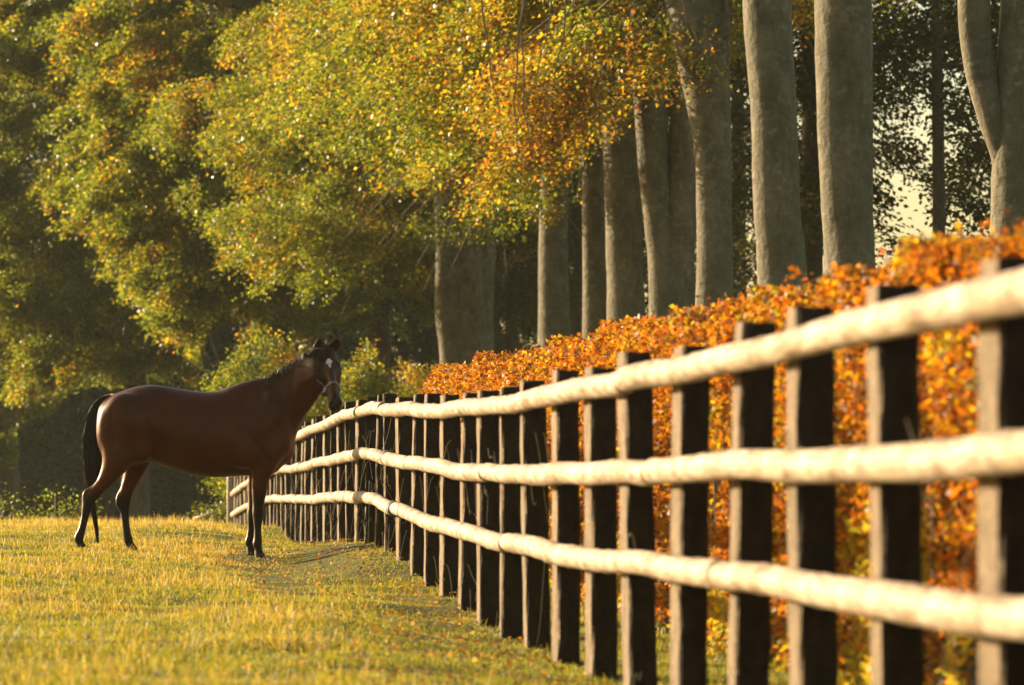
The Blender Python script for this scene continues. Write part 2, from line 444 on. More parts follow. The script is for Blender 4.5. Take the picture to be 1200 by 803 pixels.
# straw and goosegrass strands caught on the posts
tb_v = []; tb_f = []
nv = 0
for n in range(0, 32):
    rnd = random.Random(n+900)
    for k in range(rnd.randint(3, 9) if n > 9 else rnd.randint(0, 2)):
        z0 = float(gz(nX(n), nY(n)))
        p = np.array([nX(n), nY(n), 0])-fnor*rnd.uniform(.0, .05)+fdir*rnd.uniform(-.7, .7)+fnor*rnd.uniform(-.02, .12)
        zt = z0+rnd.uniform(.15, 1.2); ln = rnd.uniform(.12, .5)
        dx = rnd.uniform(-.12, .12); dy = rnd.uniform(-.3, .3); w = rnd.uniform(.0012, .0028)
        prev = None
        for q in range(6):
            t = q/5
            c = p+np.array([dx*t*ln*3, dy*t*ln*2, zt-ln*t-.0+.05*math.sin(t*5+n)])
            tb_v += [c-np.array([w, 0, 0]), c+np.array([w, 0, 0])]
            if q: tb_f.append((nv+2*q-2, nv+2*q-1, nv+2*q+1, nv+2*q))
        nv += 12
tb_v = np.array(tb_v); tb_v[:, 2] = np.maximum(tb_v[:, 2], gz(tb_v[:, 0], tb_v[:, 1])+.01)
st = mesh_np('dry_grass_strands', tb_v, np.array(tb_f), plain('straw', (.5, .42, .25), .7))
tag(st, 'pale dry grass strands caught between the dark fence posts', 'dry grass', None, 'stuff')

# ------------------------------------------------------------------ horse
HY = 36.3; HS = F/HY
def H(px, py, y=0.0):
    return np.array([(px-600)/HS, HY+y, (653-py)/HS])
HG = CZ-(653-535)/HS
horse = empty('horse', (-2.75, HY, float(gz(-2.75, HY))), 'dark bay horse with a white star, standing side on, head turned beside the fence', 'horse')

def loft(secs, k=28):
    """secs: list of rings (k,3)"""
    n = len(secs); v = np.vstack(secs); f = []
    for i in range(n-1):
        for j in range(k):
            j2 = (j+1) % k
            f.append((i*k+j, i*k+j2, (i+1)*k+j2, (i+1)*k+j))
    f.append(tuple(range(k-1, -1, -1))); f.append(tuple((n-1)*k+j for j in range(k)))
    return v, f
def spline(xs_, ys_, q):
    """Catmull-Rom style interpolation"""
    xs_ = np.array(xs_, float); ys_ = np.array(ys_, float)
    m = np.zeros_like(ys_)
    dx = np.diff(xs_); s = np.diff(ys_, axis=0)/(dx if ys_.ndim == 1 else dx[:, None])
    m[1:-1] = (s[1:]+s[:-1])/2; m[0] = s[0]; m[-1] = s[-1]
    out = []
    for x in q:
        i = int(np.clip(np.searchsorted(xs_, x)-1, 0, len(xs_)-2)); h = xs_[i+1]-xs_[i]; t = (x-xs_[i])/h
        out.append((2*t**3-3*t**2+1)*ys_[i]+(t**3-2*t**2+t)*h*m[i]+(-2*t**3+3*t**2)*ys_[i+1]+(t**3-t**2)*h*m[i+1])
    return np.array(out)
body = TB()
K = 28; TH = np.linspace(0, 2*math.pi, K, endpoint=False)
# torso
T = [(113, 483, 512, .07, 0), (116, 475, 524, .13, 0), (122, 468, 536, .19, .05), (130, 463.5, 545, .235, .1), (145, 457.5, 549, .27, .15), (160, 453, 546, .29, .15), (175, 451, 541, .295, .15),
     (190, 452, 546, .30, .15), (207, 455, 552, .31, .15), (225, 457.8, 557, .32, .15), (243, 459.4, 559.5, .325, .15), (258, 457.6, 560, .32, .25), (272, 452, 559, .305, .4),
     (287, 446.8, 558, .285, .5), (300, 443.5, 558, .27, .5), (312, 443.5, 558, .255, .4), (323, 450, 555, .235, .2), (333, 462, 545, .2, .1), (341, 482, 532, .14, 0), (345, 495, 522, .08, 0)]
T = np.array(T, float)
q = np.linspace(113, 345, 60); TT = spline(T[:, 0], T[:, 1:], q)
secs = []
for px, (tp, bt, w, k) in zip(q, TT):
    zc = (tp+bt)/2; h = (bt-tp)/2
    z = zc-h*np.sin(TH); yy = w*np.cos(TH)*(1-k*np.maximum(0, np.sin(TH))**1.5)
    secs.append(np.stack([(np.full(K, px)-600)/HS, HY+yy, (653-z)/HS], 1))
body.add(*loft(secs))
# neck
NP = [((296, 446), (334, 540), .20, 0), ((313, 441.5), (346, 516), .155, -.0), ((322, 437), (351, 503), .13, -.02), ((333, 430.5), (356, 493), .115, -.05), ((345, 423.5), (362.5, 483), .105, -.09), ((357, 416.5), (369, 474), .098, -.14), ((366, 412.3), (376, 464), .09, -.19), ((374, 411), (383, 452), .08, -.22)]
arr = np.array([[*a, *b, w, y] for a, b, w, y in NP], float)
q = np.linspace(0, len(NP)-1, 30); AA = spline(range(len(NP)), arr, q)
secs = []
for r_ in AA:
    a = H(r_[0], r_[1], r_[5]); b = H(r_[2], r_[3], r_[5]); c = (a+b)/2; ax = (a-b)/2
    # depth direction perpendicular to neck, roughly Y
    secs.append(np.array([c+ax*math.sin(t)+np.array([0, r_[4], 0])*math.cos(t)*(1-.45*max(0, math.sin(t))**2) for t in TH]))
body.add(*loft(secs))
# head
yaw = R(7); pit = R(17)
hh = np.array([math.sin(yaw), -math.cos(yaw), 0]); zz = np.array([0, 0, 1.0])
Lx = -math.cos(pit)*zz+math.sin(pit)*hh; Fx = math.cos(pit)*hh+math.sin(pit)*zz; Sx = np.cross(zz, hh)   # Sx: image right
Sx = np.array([math.cos(yaw), math.sin(yaw), 0])
Lx = Lx+.15*Sx; Lx /= np.linalg.norm(Lx); Sx = Sx-(Sx@Lx)*Lx; Sx /= np.linalg.norm(Sx)
P0 = H(383.3, 411, -.21)
HD = [(-.03, -.07, .05, .05), (.0, -.07, .085, .082), (.05, -.075, .105, .096), (.10, -.08, .12, .104), (.16, -.085, .14, .112), (.21, -.09, .15, .112), (.26, -.095, .148, .098), (.32, -.085, .128, .082), (.38, -.07, .1, .07), (.44, -.055, .08, .062), (.49, -.045, .075, .064), (.535, -.04, .072, .068), (.57, -.045, .06, .06), (.60, -.055, .035, .04)]
hd = np.array(HD); q = np.linspace(-.03, .60, 40); HH = spline(hd[:, 0], hd[:, 1:], q)
def head_pt(s, f, x): return P0+Lx*s+Fx*f+Sx*x
secs = []
for s, (c, hdp, hw) in zip(q, HH):
    jaw = math.exp(-((s-.21)/.12)**2)
    pts = []
    for t in TH:
        st_, ct = math.sin(t), math.cos(t)
        x = hw*ct
        if st_ > 0: x *= (1-.18*st_**2)                     # flatter, narrower forehead
        else: x *= (1-.35*(-st_)**2*(1-.3*jaw))             # jaw narrower underneath
        e = np.sign(st_)*abs(st_)**.8
        pts.append(head_pt(s, c+hdp*e, x))
    secs.append(np.array(pts))
body.add(*loft(secs))
# brow ridges, nostril rims, chin, cheeks
def blob(c, r3, axes=(Sx, Fx, Lx)):
    vs = []; k1, k2 = 14, 9
    for i in range(1, k2):
        ph = math.pi*i/k2
        for j in range(k1):
            th = 2*math.pi*j/k1
            vs.append(c+axes[0]*r3[0]*math.sin(ph)*math.cos(th)+axes[1]*r3[1]*math.sin(ph)*math.sin(th)+axes[2]*r3[2]*math.cos(ph))
    n = len(vs); vs.append(c+axes[2]*r3[2]); vs.append(c-axes[2]*r3[2]); f = []
    for i in range(k2-2):
        for j in range(k1):
            j2 = (j+1) % k1; f.append((i*k1+j, i*k1+j2, (i+1)*k1+j2, (i+1)*k1+j))
    for j in range(k1):
        j2 = (j+1) % k1
        f.append((n, j2, j)); f.append((n+1, (k2-2)*k1+j, (k2-2)*k1+j2))
    body.add(vs, f)
for sgn in (-1, 1):
    blob(head_pt(.165, .0, sgn*.088), (.028, .03, .04))
    blob(head_pt(.535, .0, sgn*.043), (.024, .026, .038))
    blob(head_pt(.24, -.12, sgn*.062), (.05, .085, .10))
blob(head_pt(.585, -.075, 0), (.036, .035, .025))
blob(head_pt(.28, .045, 0), (.035, .03, .2))
# ears
for sgn, tip in ((-1, (375.6, 398.3)), (1, (396.4, 397.6))):
    b0 = head_pt(.01, -.055, sgn*.068); b1 = H(*tip, -.25)+np.array([0, 0, .012])
    ax = b1-b0; secs = []
    for t, r in ((-.15, .036), (0, .048), (.2, .060), (.4, .062), (.6, .053), (.8, .036), (.95, .016), (1.0, .010), (1.16, .005)):
        c = b0+ax*t
        pts = []
        for a in TH:
            x = r*math.cos(a); yv = r*.8*math.sin(a)
            if math.sin(a) > .0: yv *= .15 if t > .1 else 1     # hollow open front
            pts.append(c+Sx*x+Fx*yv*(1 if t > .1 else 1)-Sx*0)
        secs.append(np.array(pts))
    body.add(*loft(secs))
# legs: points (px, py, y, radius x, radius y)
def leg(pts):
    a = np.array(pts, float); q = np.linspace(0, len(a)-1, len(a)*5); AAA = spline(range(len(a)), a, q)
    P = [H(r_[0], r_[1], r_[2]) for r_ in AAA]; secs = []
    for i, p in enumerate(P):
        t = P[min(i+1, len(P)-1)]-P[max(i-1, 0)]; t /= np.linalg.norm(t)
        yv = np.array([0, 1.0, 0]); u = np.cross(yv, t); u /= np.linalg.norm(u)
        secs.append(np.array([p+u*AAA[i][3]*math.cos(th)+yv*AAA[i][4]*math.sin(th) for th in TH]))
    body.add(*loft(secs))
def hoof(px, py, y, s=1.0):
    # flat bottomed hoof pointing towards +x
    c = H(px, py, y); secs = []
    for z, rx, ry, dx in ((0, .066, .06, .012), (.02, .063, .057, .010), (.05, .054, .05, .0), (.075, .045, .043, -.008), (.095, .035, .034, -.012)):
        secs.append(np.array([[c[0]+dx+rx*s*math.cos(t)*(1 if math.cos(t) > 0 else .8), c[1]+ry*s*math.sin(t), c[2]+z] for t in TH]))
    body.add(*loft(secs))
leg([(322, 500, -.13, .16, .08), (318, 522, -.155, .16, .09), (311, 543, -.155, .125, .085), (307, 560, -.15, .088, .07), (305, 578, -.145, .070, .058), (304, 592, -.14, .055, .05), (304, 601, -.14, .058, .053), (303.5, 609, -.14, .046, .045), (303.5, 620, -.14, .036, .034), (303.5, 631, -.14, .040, .038), (303, 637, -.14, .045, .044), (304, 643, -.14, .036, .038), (305, 648, -.14, .042, .042)])
hoof(305, 655.5, -.14)
leg([(318, 505, .13, .15, .08), (312, 525, .15, .15, .085), (303, 545, .15, .12, .08), (299, 560, .15, .085, .065), (297, 578, .145, .065, .055), (296, 592, .14, .053, .05), (295.5, 601, .14, .056, .05), (294.5, 609, .14, .046, .044), (293.5, 620, .14, .036, .034), (292.5, 630, .14, .040, .038), (291.5, 635, .14, .045, .044), (292, 641, .14, .036, .036), (293, 645, .14, .042, .042)])
hoof(293, 652, .14)
# near hind
leg([(158, 480, -.10, .24, .12), (150, 503, -.13, .25, .14), (143.5, 525, -.15, .20, .13), (137, 544, -.16, .135, .11), (129, 558, -.16, .092, .075), (121, 569, -.16, .066, .055), (113, 578, -.16, .060, .046), (107.5, 585, -.16, .060, .044), (104.5, 594, -.16, .050, .040), (102.3, 605, -.16, .038, .034), (99.5, 617, -.16, .036, .034), (97, 625, -.16, .041, .038), (95.3, 630, -.16, .047, .044), (95.5, 636, -.16, .038, .038), (96.5, 640, -.16, .044, .042)])
leg([(118, 566, -.16, .014, .014), (110, 572, -.16, .022, .02), (103.5, 577.5, -.16, .029, .026), (102, 584, -.16, .029, .026), (100.5, 592, -.16, .018, .02)])
hoof(97, 645, -.16)
# far hind
leg([(166, 500, .12, .2, .12), (163, 525, .15, .15, .11), (158, 545, .16, .115, .095), (152.5, 560, .16, .088, .07), (147.5, 573, .16, .066, .055), (144.5, 584, .16, .064, .046), (144, 593, .16, .056, .042), (144.8, 603, .16, .042, .036), (146, 616, .16, .037, .034), (147.3, 627, .16, .041, .038), (148.8, 633, .16, .047, .044), (150.5, 639, .16, .038, .038), (152, 643, .16, .042, .042)])
leg([(146, 568, .16, .014, .014), (140, 576, .16, .022, .02), (137, 585, .16, .027, .025), (138, 592, .16, .028, .026), (140.5, 600, .16, .018, .02)])
hoof(152.5, 648, .16)
# haunch, shoulder and forearm muscle masses
X3 = (np.array([1.0, 0, 0]), np.array([0, 1.0, 0]), np.array([0, 0, 1.0]))
def blobpx(px, py, y, rx, ry, rz): blob(H(px, py, y), (rx, ry, rz), X3)
for s in (-1, 1):
    blobpx(150, 490, s*.15, .24, .14, .24); blobpx(130, 505, s*.12, .13, .13, .28)
    blobpx(168, 518, s*.18, .13, .11, .2)
    blobpx(318, 496, s*.12, .17, .12, .3); blobpx(325, 520, s*.11, .15, .12, .17)
    blobpx(290, 525, s*.2, .2, .09, .2)
blobpx(333, 525, 0, .11, .15, .16)
bo = body.build('body', M['coat'], None)
md = bo.modifiers.new('r', 'REMESH'); md.mode = 'VOXEL'; md.voxel_size = .0105; md.use_smooth_shade = True
bpy.context.view_layer.update()
dg = bpy.context.evaluated_depsgraph_get()
me = bpy.data.meshes.new_from_object(bo.evaluated_get(dg))
bpy.data.objects.remove(bo)
nv = len(me.vertices); co = np.empty(nv*3, np.float32); me.vertices.foreach_get('co', co); co = co.reshape(-1, 3).astype(float)
ne = len(me.edges); ed = np.empty(ne*2, np.int32); me.edges.foreach_get('vertices', ed); ed = ed.reshape(-1, 2)
deg = np.bincount(ed.ravel(), minlength=nv).astype(float)
# stronger smoothing on the trunk than on head and feet
Hx = 600+co[:, 0]*HS; Hpy = 653-co[:, 2]*HS
wsm = np.where(((Hx > 362) & (Hpy < 490)) | (Hpy > 565), .35, 1.0)
def lap(c):
    s = np.zeros_like(c)
    for a in range(3):
        s[:, a] = np.bincount(ed[:, 0], c[ed[:, 1], a], nv)+np.bincount(ed[:, 1], c[ed[:, 0], a], nv)
    return s/deg[:, None]-c
for it in range(34):
    l = lap(co)
    if it < 8: co = co+.5*l*np.maximum(wsm, .5)[:, None]
    else: co = co+.5*l*np.where(wsm > .5, 1, 0)[:, None]
    if it % 2: co = co-.0*l
# eye sockets / nostril hollows / muscle relief
def dent(c, r, depth, direction):
    global co
    d = np.linalg.norm(co-c, axis=1)
    co = co-np.outer(1.5*depth*np.exp(-(d/r)**2), direction)
for sgn in (-1, 1):
    dent(head_pt(.545, .015, sgn*.05), .018, .02, Fx*.5+Sx*sgn*.5)
    dent(head_pt(.19, .01, sgn*.11), .026, .008, Sx*sgn)
    dent(head_pt(.33, -.02, sgn*.085), .05, .012, Sx*sgn)
for (px, py, r, dpt) in ((178, 520, .09, .02), (300, 470, .1, .012), (163, 470, .09, -.008), (318, 480, .08, -.01), (190, 475, .1, .01), (138, 520, .05, .012), (272, 500, .07, .01), (306, 505, .06, -.01), (345, 455, .05, .008), (285, 500, .05, .014), (160, 500, .06, -.01), (150, 530, .04, .012), (215, 530, .09, -.01), (180, 460, .05, .012), (327, 505, .04, .012), (300, 445, .05, -.008)):
    dent(H(px, py, -.28), r*1.6, dpt, np.array([0, -1.0, 0]))
def groove(a, b, wd, depth, side=-1):
    global co
    A_ = np.array([(a[0]-600)/HS, (653-a[1])/HS]); B_ = np.array([(b[0]-600)/HS, (653-b[1])/HS]); ab = B_-A_
    p2 = co[:, [0, 2]]-A_; t = np.clip((p2@ab)/(ab@ab), 0, 1); d = np.linalg.norm(p2-t[:, None]*ab, axis=1)
    m_ = (co[:, 1] < HY) if side < 0 else (co[:, 1] > HY)
    tap = np.clip(np.minimum(t, 1-t)*5+.25, 0, 1)
    co[:, 1] -= side*m_*depth*np.exp(-(d/wd)**2)*tap
for sd in (-1, 1):
    for (a_, b_, w_, d_) in (((303, 452), (331, 512), .035, .016), ((287, 462), (292, 520), .05, .012), ((296, 512), (320, 545), .03, .012), ((309, 460), (322, 500), .05, -.014), ((166, 462), (183, 528), .045, .016),
                             ((150, 470), (146, 540), .05, -.012), ((134, 480), (138, 545), .025, .012), ((200, 470), (180, 458), .04, .008), ((228, 480), (226, 545), .022, .004), ((243, 480), (241, 548), .022, .004), ((258, 480), (256, 548), .022, .004), ((212, 485), (211, 540), .022, .004),
                             ((345, 440), (338, 500), .03, .012), ((352, 450), (372, 440), .03, -.006), ((140, 555), (121, 580), .014, .007)):
        groove(a_, b_, w_, d_, sd)
# lower legs taper: tendon groove
nz_ = (hash_noise(co, .16, 11)-.5)*.006+(hash_noise(co, .05, 12)-.5)*.0025
co[:, 1] += nz_
bmz = None
Hx = 600+co[:, 0]*HS; Hpy = 653-co[:, 2]*HS
base = np.array([.056, .0095, .0015])
c = np.tile(base, (nv, 1))
def mixc(m, colr):
    global c
    m = np.clip(m, 0, 1)[:, None]; c = c*(1-m)+np.array(colr)*m
sstep = lambda a, b, x: np.clip((x-a)/(b-a), 0, 1)**2*(3-2*np.clip((x-a)/(b-a), 0, 1))
# darker top line & neck, redder flank and belly (true bay colouring)
mixc(.55*sstep(475, 448, Hpy)*(Hx < 360), (.038, .009, .003))
mixc(.6*sstep(285, 330, Hx)*sstep(540, 500, Hpy), (.045, .014, .006))
mixc(.5*sstep(505, 550, Hpy)*(Hpy < 575), (.085, .018, .004))
mixc(.5*sstep(140, 116, Hx)*(Hpy < 560), (.10, .025, .006))
black = (.006, .004, .0035)
front = Hx > 230
mixc(np.where(front, sstep(566, 592, Hpy+(hash_noise(co, .08, 21)-.5)*12), sstep(570, 590, Hpy+(hash_noise(co, .08, 21)-.5)*12-(Hx-118)*.1)), black)
hoofm = np.where(front, sstep(646, 648, Hpy), np.where(Hx > 125, sstep(639.5, 641, Hpy), sstep(636, 638, Hpy)))
mixc(hoofm, (.045, .037, .03))
# head colouring
rel = co-P0
hs = rel@Lx; hf = rel@Fx; hx = rel@Sx
ish = (Hx > 362) & (hs > -.12) & (hs < .66) & (np.abs(hx) < .16) & (co[:, 1] < HY-.1)
mixc(ish*.8, (.040, .016, .009))
mixc(ish*sstep(.40, .52, hs)*.9, (.014, .011, .010))
mixc(ish*(np.exp(-((np.abs(hx)-.09)/.03)**2-((hs-.19)/.035)**2))*.8*(hf > -.06), (.012, .009, .008))
star = np.sqrt((hx/.030)**2+((hs-.135)/.024)**2)+(hash_noise(co, .018, 31)-.5)*.7
tail_star = np.sqrt(((hx+.0)/.014)**2+((hs-.165)/.04)**2)
mixc(ish*(hf > -.05)*np.maximum(sstep(1.15, .85, star), sstep(1.1, .8, tail_star)), (.62, .57, .52))
mixc((Hpy < 413)*(Hx > 366)*.75, (.018, .011, .009))
for sgn in (-1, 1):
    nd = np.linalg.norm(co-head_pt(.548, .02, sgn*.046), axis=1)
    mixc(sstep(.026, .014, nd), (.003, .002, .002))
me.vertices.foreach_set('co', (co-np.array(horse.location)).astype(np.float32).ravel())
a = me.attributes.new('col', 'FLOAT_COLOR', 'POINT'); c4 = np.ones((nv, 4), np.float32); c4[:, :3] = c; a.data.foreach_set('color', c4.ravel())
me.polygons.foreach_set('use_smooth', np.ones(len(me.polygons), dtype=bool))
me.materials.clear(); me.materials.append(M['coat']); me.name = 'body'; me.update()
ho = bpy.data.objects.new('body', me); link(ho, horse)
bvh = BVHTree.FromPolygons([Vector(v) for v in co], [tuple(p.vertices) for p in me.polygons])

# eyes
for sgn in (-1, 1):
    e = TB(); cpt = head_pt(.19, -.005, sgn*.094); body_save = body; body = e
    blob(cpt, (.018, .02, .021)); body = body_save
    e.build('eye', M['eye'], horse)

# hair strands: flat tapered ribbons (crossed pairs)
def hairs(name, strands, parent, colr, jitter=.3):
    V = []; Fc = []; C = []; n = 0
    for pts, w in strands:
        m = len(pts)
        ang = random.uniform(0, math.pi); side = np.array([math.cos(ang), math.sin(ang), 0])
        cc = np.array(colr)*(1+random.uniform(-jitter, jitter))
        for i, p in enumerate(pts):
            ww = w*(1-.85*(i/(m-1))**2)
            V += [p-side*ww, p+side*ww]; C += [cc, cc]
            if i: Fc.append((n+2*i-2, n+2*i-1, n+2*i+1, n+2*i))
        n += 2*m
    return mesh_np(name, np.array(V), np.array(Fc), M['hair'], parent, vcol=np.array(C))
# tail
TA = [(131, 463.5, .05, .03), (125, 465, .045, .04), (119, 469, .045, .045), (113.5, 477, .05, .05), (108.6, 490, .058, .055), (106.8, 505, .068, .06), (107.3, 520, .08, .065), (108.2, 535, .086, .065), (108.2, 550, .078, .06), (107.2, 564, .060, .05), (106.5, 580, .038, .04), (110, 600, .022, .03), (113.5, 620, .015, .02), (115, 636, .006, .012)]
core = TB(); ta = np.array(TA)
secs = []
tq = spline(range(len(TA)), ta, np.linspace(0, 10.0, 40))
for i, r_ in enumerate(tq):
    p = H(r_[0], r_[1], -.0); secs.append(np.array([p+np.array([r_[2]*.8*math.cos(t), r_[3]*.8*math.sin(t), 0 if i > 8 else r_[2]*.3*math.sin(t)]) for t in TH]))
core.add(*loft(secs))
tcm = core.build('tail', M['hair'], horse)
a = tcm.data.attributes.new('col', 'FLOAT_COLOR', 'POINT'); c4 = np.tile(np.array([.018, .010, .008, 1], np.float32), (len(tcm.data.vertices), 1)); a.data.foreach_set('color', c4.ravel())
sts = []
for k in range(1500):
    t = random.uniform(0, 2*math.pi); rr = math.sqrt(random.random()); end = random.choice([13, 13, 12, 11, 10.4, 9.8, 9.2]); start = random.uniform(0, 3) if random.random() < .5 else random.uniform(3, 8)
    sp_ = spline(range(len(TA)), ta, np.linspace(start, end, 12)); wob = random.uniform(0, 6)
    pts = []
    rr2 = rr*random.uniform(.85, 1.12)
    for i, r_ in enumerate(sp_):
        pts.append(H(r_[0], r_[1], 0)+np.array([r_[2]*rr2*math.cos(t)+.006*math.sin(wob+i*.8), r_[3]*rr2*math.sin(t), .004*math.sin(wob+i)]))
    sts.append((pts, random.uniform(.0012, .003)))
hairs('tail_hair', sts, tcm if False else horse, (.028, .015, .010), .5).name = 'tail_hair'
# mane
CR = [(314, 442.5, .0), (322, 437.5, -.02), (333, 431, -.05), (345, 424, -.09), (357, 417, -.14), (366, 412.5, -.19), (373, 410.5, -.215), (380, 410.5, -.23)]
cr = np.array(CR); sts = []
for k in range(2600):
    t = random.uniform(0, 7); r_ = spline(range(8), cr, [t])[0]
    root = H(r_[0], r_[1]+2.2, r_[2]); sd = 1 if random.random() < .72 else -1
    ln = random.uniform(.10, .2)*(1 if sd > 0 else .45); lift = random.uniform(.01, .032)
    dx = random.uniform(-.05, .02)
    pts = []
    for i in range(7):
        s = i/6
        pts.append(root+np.array([dx*s, sd*(.075*math.sin(min(1, s*1.4)*1.57)+.01)+random.uniform(-.003, .003), lift*math.sin(s*3.1)*1.3-ln*s*s+.004]))
    sts.append((pts, random.uniform(.0012, .0028)))
hairs('mane', sts, horse, (.03, .017, .012), .5)
sts = []
for k in range(260):
    x0 = random.uniform(-.035, .035); root = head_pt(-.02+random.uniform(-.02, .02), -.04, x0); ln = random.uniform(.06, .15)
    up = random.random() < .35; pts = []
    for i in range(7):
        s = i/6
        if up: pts.append(root+zz*(.075*s*random.uniform(.9, 1.1))+Sx*(x0*.3*s+.02*s*s*math.sin(k))+Fx*.01*s)
        else: pts.append(root+Fx*(.07*math.sin(min(1, s*1.6)*1.4)+.01)+zz*(.03*math.sin(s*3.1))+Lx*ln*s*s*1.1+Sx*(x0*.25*s-.01*s))
    sts.append((pts, random.uniform(.001, .0022)))
hairs('forelock', sts, horse, (.05, .02, .012), .5)

# halter: straps laid on the surface of the head
def snap(p, cpt, off=.005):
    d = Vector(p-cpt); L_ = d.length; d.normalize()
    hit = bvh.ray_cast(Vector(cpt)+d*.15, -d, .15)
    if hit[0] is None: return np.array(p)
    return np.array(hit[0])+np.array(d)*off
def strap(points, centers, name, w=.012, parent=None):
    P = [snap(p, c_, .008) for p, c_ in zip(points, centers)]
    # smooth
    P = np.array(P)
    for _ in range(2): P[1:-1] = (P[:-2]+2*P[1:-1]+P[2:])/4
    V = []; Fc = []; n = len(P)
    for i in range(n):
        t = P[min(i+1, n-1)]-P[max(i-1, 0)]; t /= np.linalg.norm(t)
        nn = P[i]-centers[i]; nn -= nn@t*t; nn /= np.linalg.norm(nn); b = np.cross(t, nn)
        for (u, v) in ((-w, -.004), (w, -.004), (w, .004), (-w, .004)): V.append(P[i]+b*u+nn*v)
    for i in range(n-1):
        for j in range(4):
            j2 = (j+1) % 4; Fc.append((i*4+j, i*4+j2, (i+1)*4+j2, (i+1)*4+j))
    Fc += [(3, 2, 1, 0), tuple((n-1)*4+j for j in range(4))]
    return V, Fc, P
hb = TB(); rings_p = []
# noseband
cs, ps = [], []
for t in np.linspace(0, 2*math.pi, 48):
    s = .375-.03*math.sin(t)
    cc = head_pt(s, -.07, 0); ps.append(head_pt(s, -.07+.1*math.sin(t), .075*math.cos(t))); cs.append(cc)
V, Fc, P = strap(ps, cs, 'n'); hb.add(V, Fc)
for sgn in (-1, 1):
    # cheek piece from noseband ring up over the poll behind the ear
    cs, ps = [], []
    for t in np.linspace(0, 1, 22):
        s = .375-.33*t; f = -.055-.03*t; cs.append(head_pt(s, -.07, 0)); ps.append(head_pt(s, f+.02, sgn*.1))
    V, Fc, P = strap(ps, cs, 'c'); hb.add(V, Fc); rings_p.append(P[0]); rings_p.append(P[14])
    # throat strap
    cs, ps = [], []
    for t in np.linspace(0, 1, 14):
        ang = t*math.pi/2
        cs.append(head_pt(.16, -.10, 0)); ps.append(head_pt(.15+.10*t, -.10-.14*math.sin(ang), sgn*.1*math.cos(ang)))
    V, Fc, P = strap(ps, cs, 't', .009); hb.add(V, Fc)
hal = hb.build('halter', M['leather'], horse, smooth=False)
for p in rings_p:
    rb = TB(); cc = head_pt(.3, -.08, 0)
    d = p-cc; d -= d@Lx*Lx; d /= np.linalg.norm(d); u = Lx; w_ = np.cross(d, u)
    rp = [p+d*.006+u*.018*math.cos(t)+w_*.018*math.sin(t) for t in np.linspace(0, 2*math.pi, 17)]
    rb.tube(rp, .0035, 6); o = rb.build('ring', M['steel'], None)
    # sub-part of the halter (halter itself sits at the horse's origin)
    o.parent = hal; o.location = (-horse.location[0], -horse.location[1], -horse.location[2])

# ------------------------------------------------------------------ leaves
def leaf_quads(P, Dr, Nm, L, W, fold=.25):
    """P base (N,3), Dr direction, Nm normal, L length, W width -> verts, faces of folded rhombic leaves"""
    S = np.cross(Dr, Nm); S /= np.linalg.norm(S, axis=1)[:, None]+1e-9
    Nn = np.cross(S, Dr)
    L = L[:, None]; W = W[:, None]
    a = P; b = P+Dr*L*.45+S*W*.5+Nn*W*fold; c = P+Dr*L; d = P+Dr*L*.45-S*W*.5+Nn*W*fold
    V = np.stack([a, b, c, d], 1).reshape(-1, 3)
    n = len(P); i = np.arange(n)*4
    Fc = np.stack([i, i+1, i+2, i+3], 1)
    return V, Fc
def unit(v): return v/(np.linalg.norm(v, axis=1)[:, None]+1e-9)
def rand_dir(n): return unit(rng.normal(size=(n, 3)))
def proj(P): return 600+F*P[:, 0]/P[:, 1], 535-F*(P[:, 2]-CZ)/P[:, 1]

GREEN = np.array([(.075, .105, .018), (.11, .135, .022), (.15, .16, .026), (.07, .09, .022)])
GOLD = np.array([(.22, .165, .020), (.26, .19, .02), (.17, .155, .022), (.25, .14, .018)])
RUST = np.array([(.22, .075, .018), (.17, .06, .02), (.28, .10, .018), (.14, .065, .025)])
def leaf_cols(P, autumn, seed, sc=1.1):
    """autumn 0..1 array: share of turned leaves; patchy by bough"""
    n = len(P)
    nz1 = hash_noise(P, sc, seed); nz2 = hash_noise(P, sc*3.1, seed+1); nz3 = hash_noise(P, .35, seed+2)
    v = autumn+(nz1-.5)*.8+(nz2-.5)*.5+(nz3-.5)*.35+rng.normal(size=n)*.17
    k = rng.integers(0, 4, n)
    c = GREEN[k].copy()
    m = v > .56; c[m] = GOLD[k[m]]
    m = v > .88; c[m] = RUST[k[m]]
    return .98*c*(rng.uniform(.65, 1.35, n)[:, None])

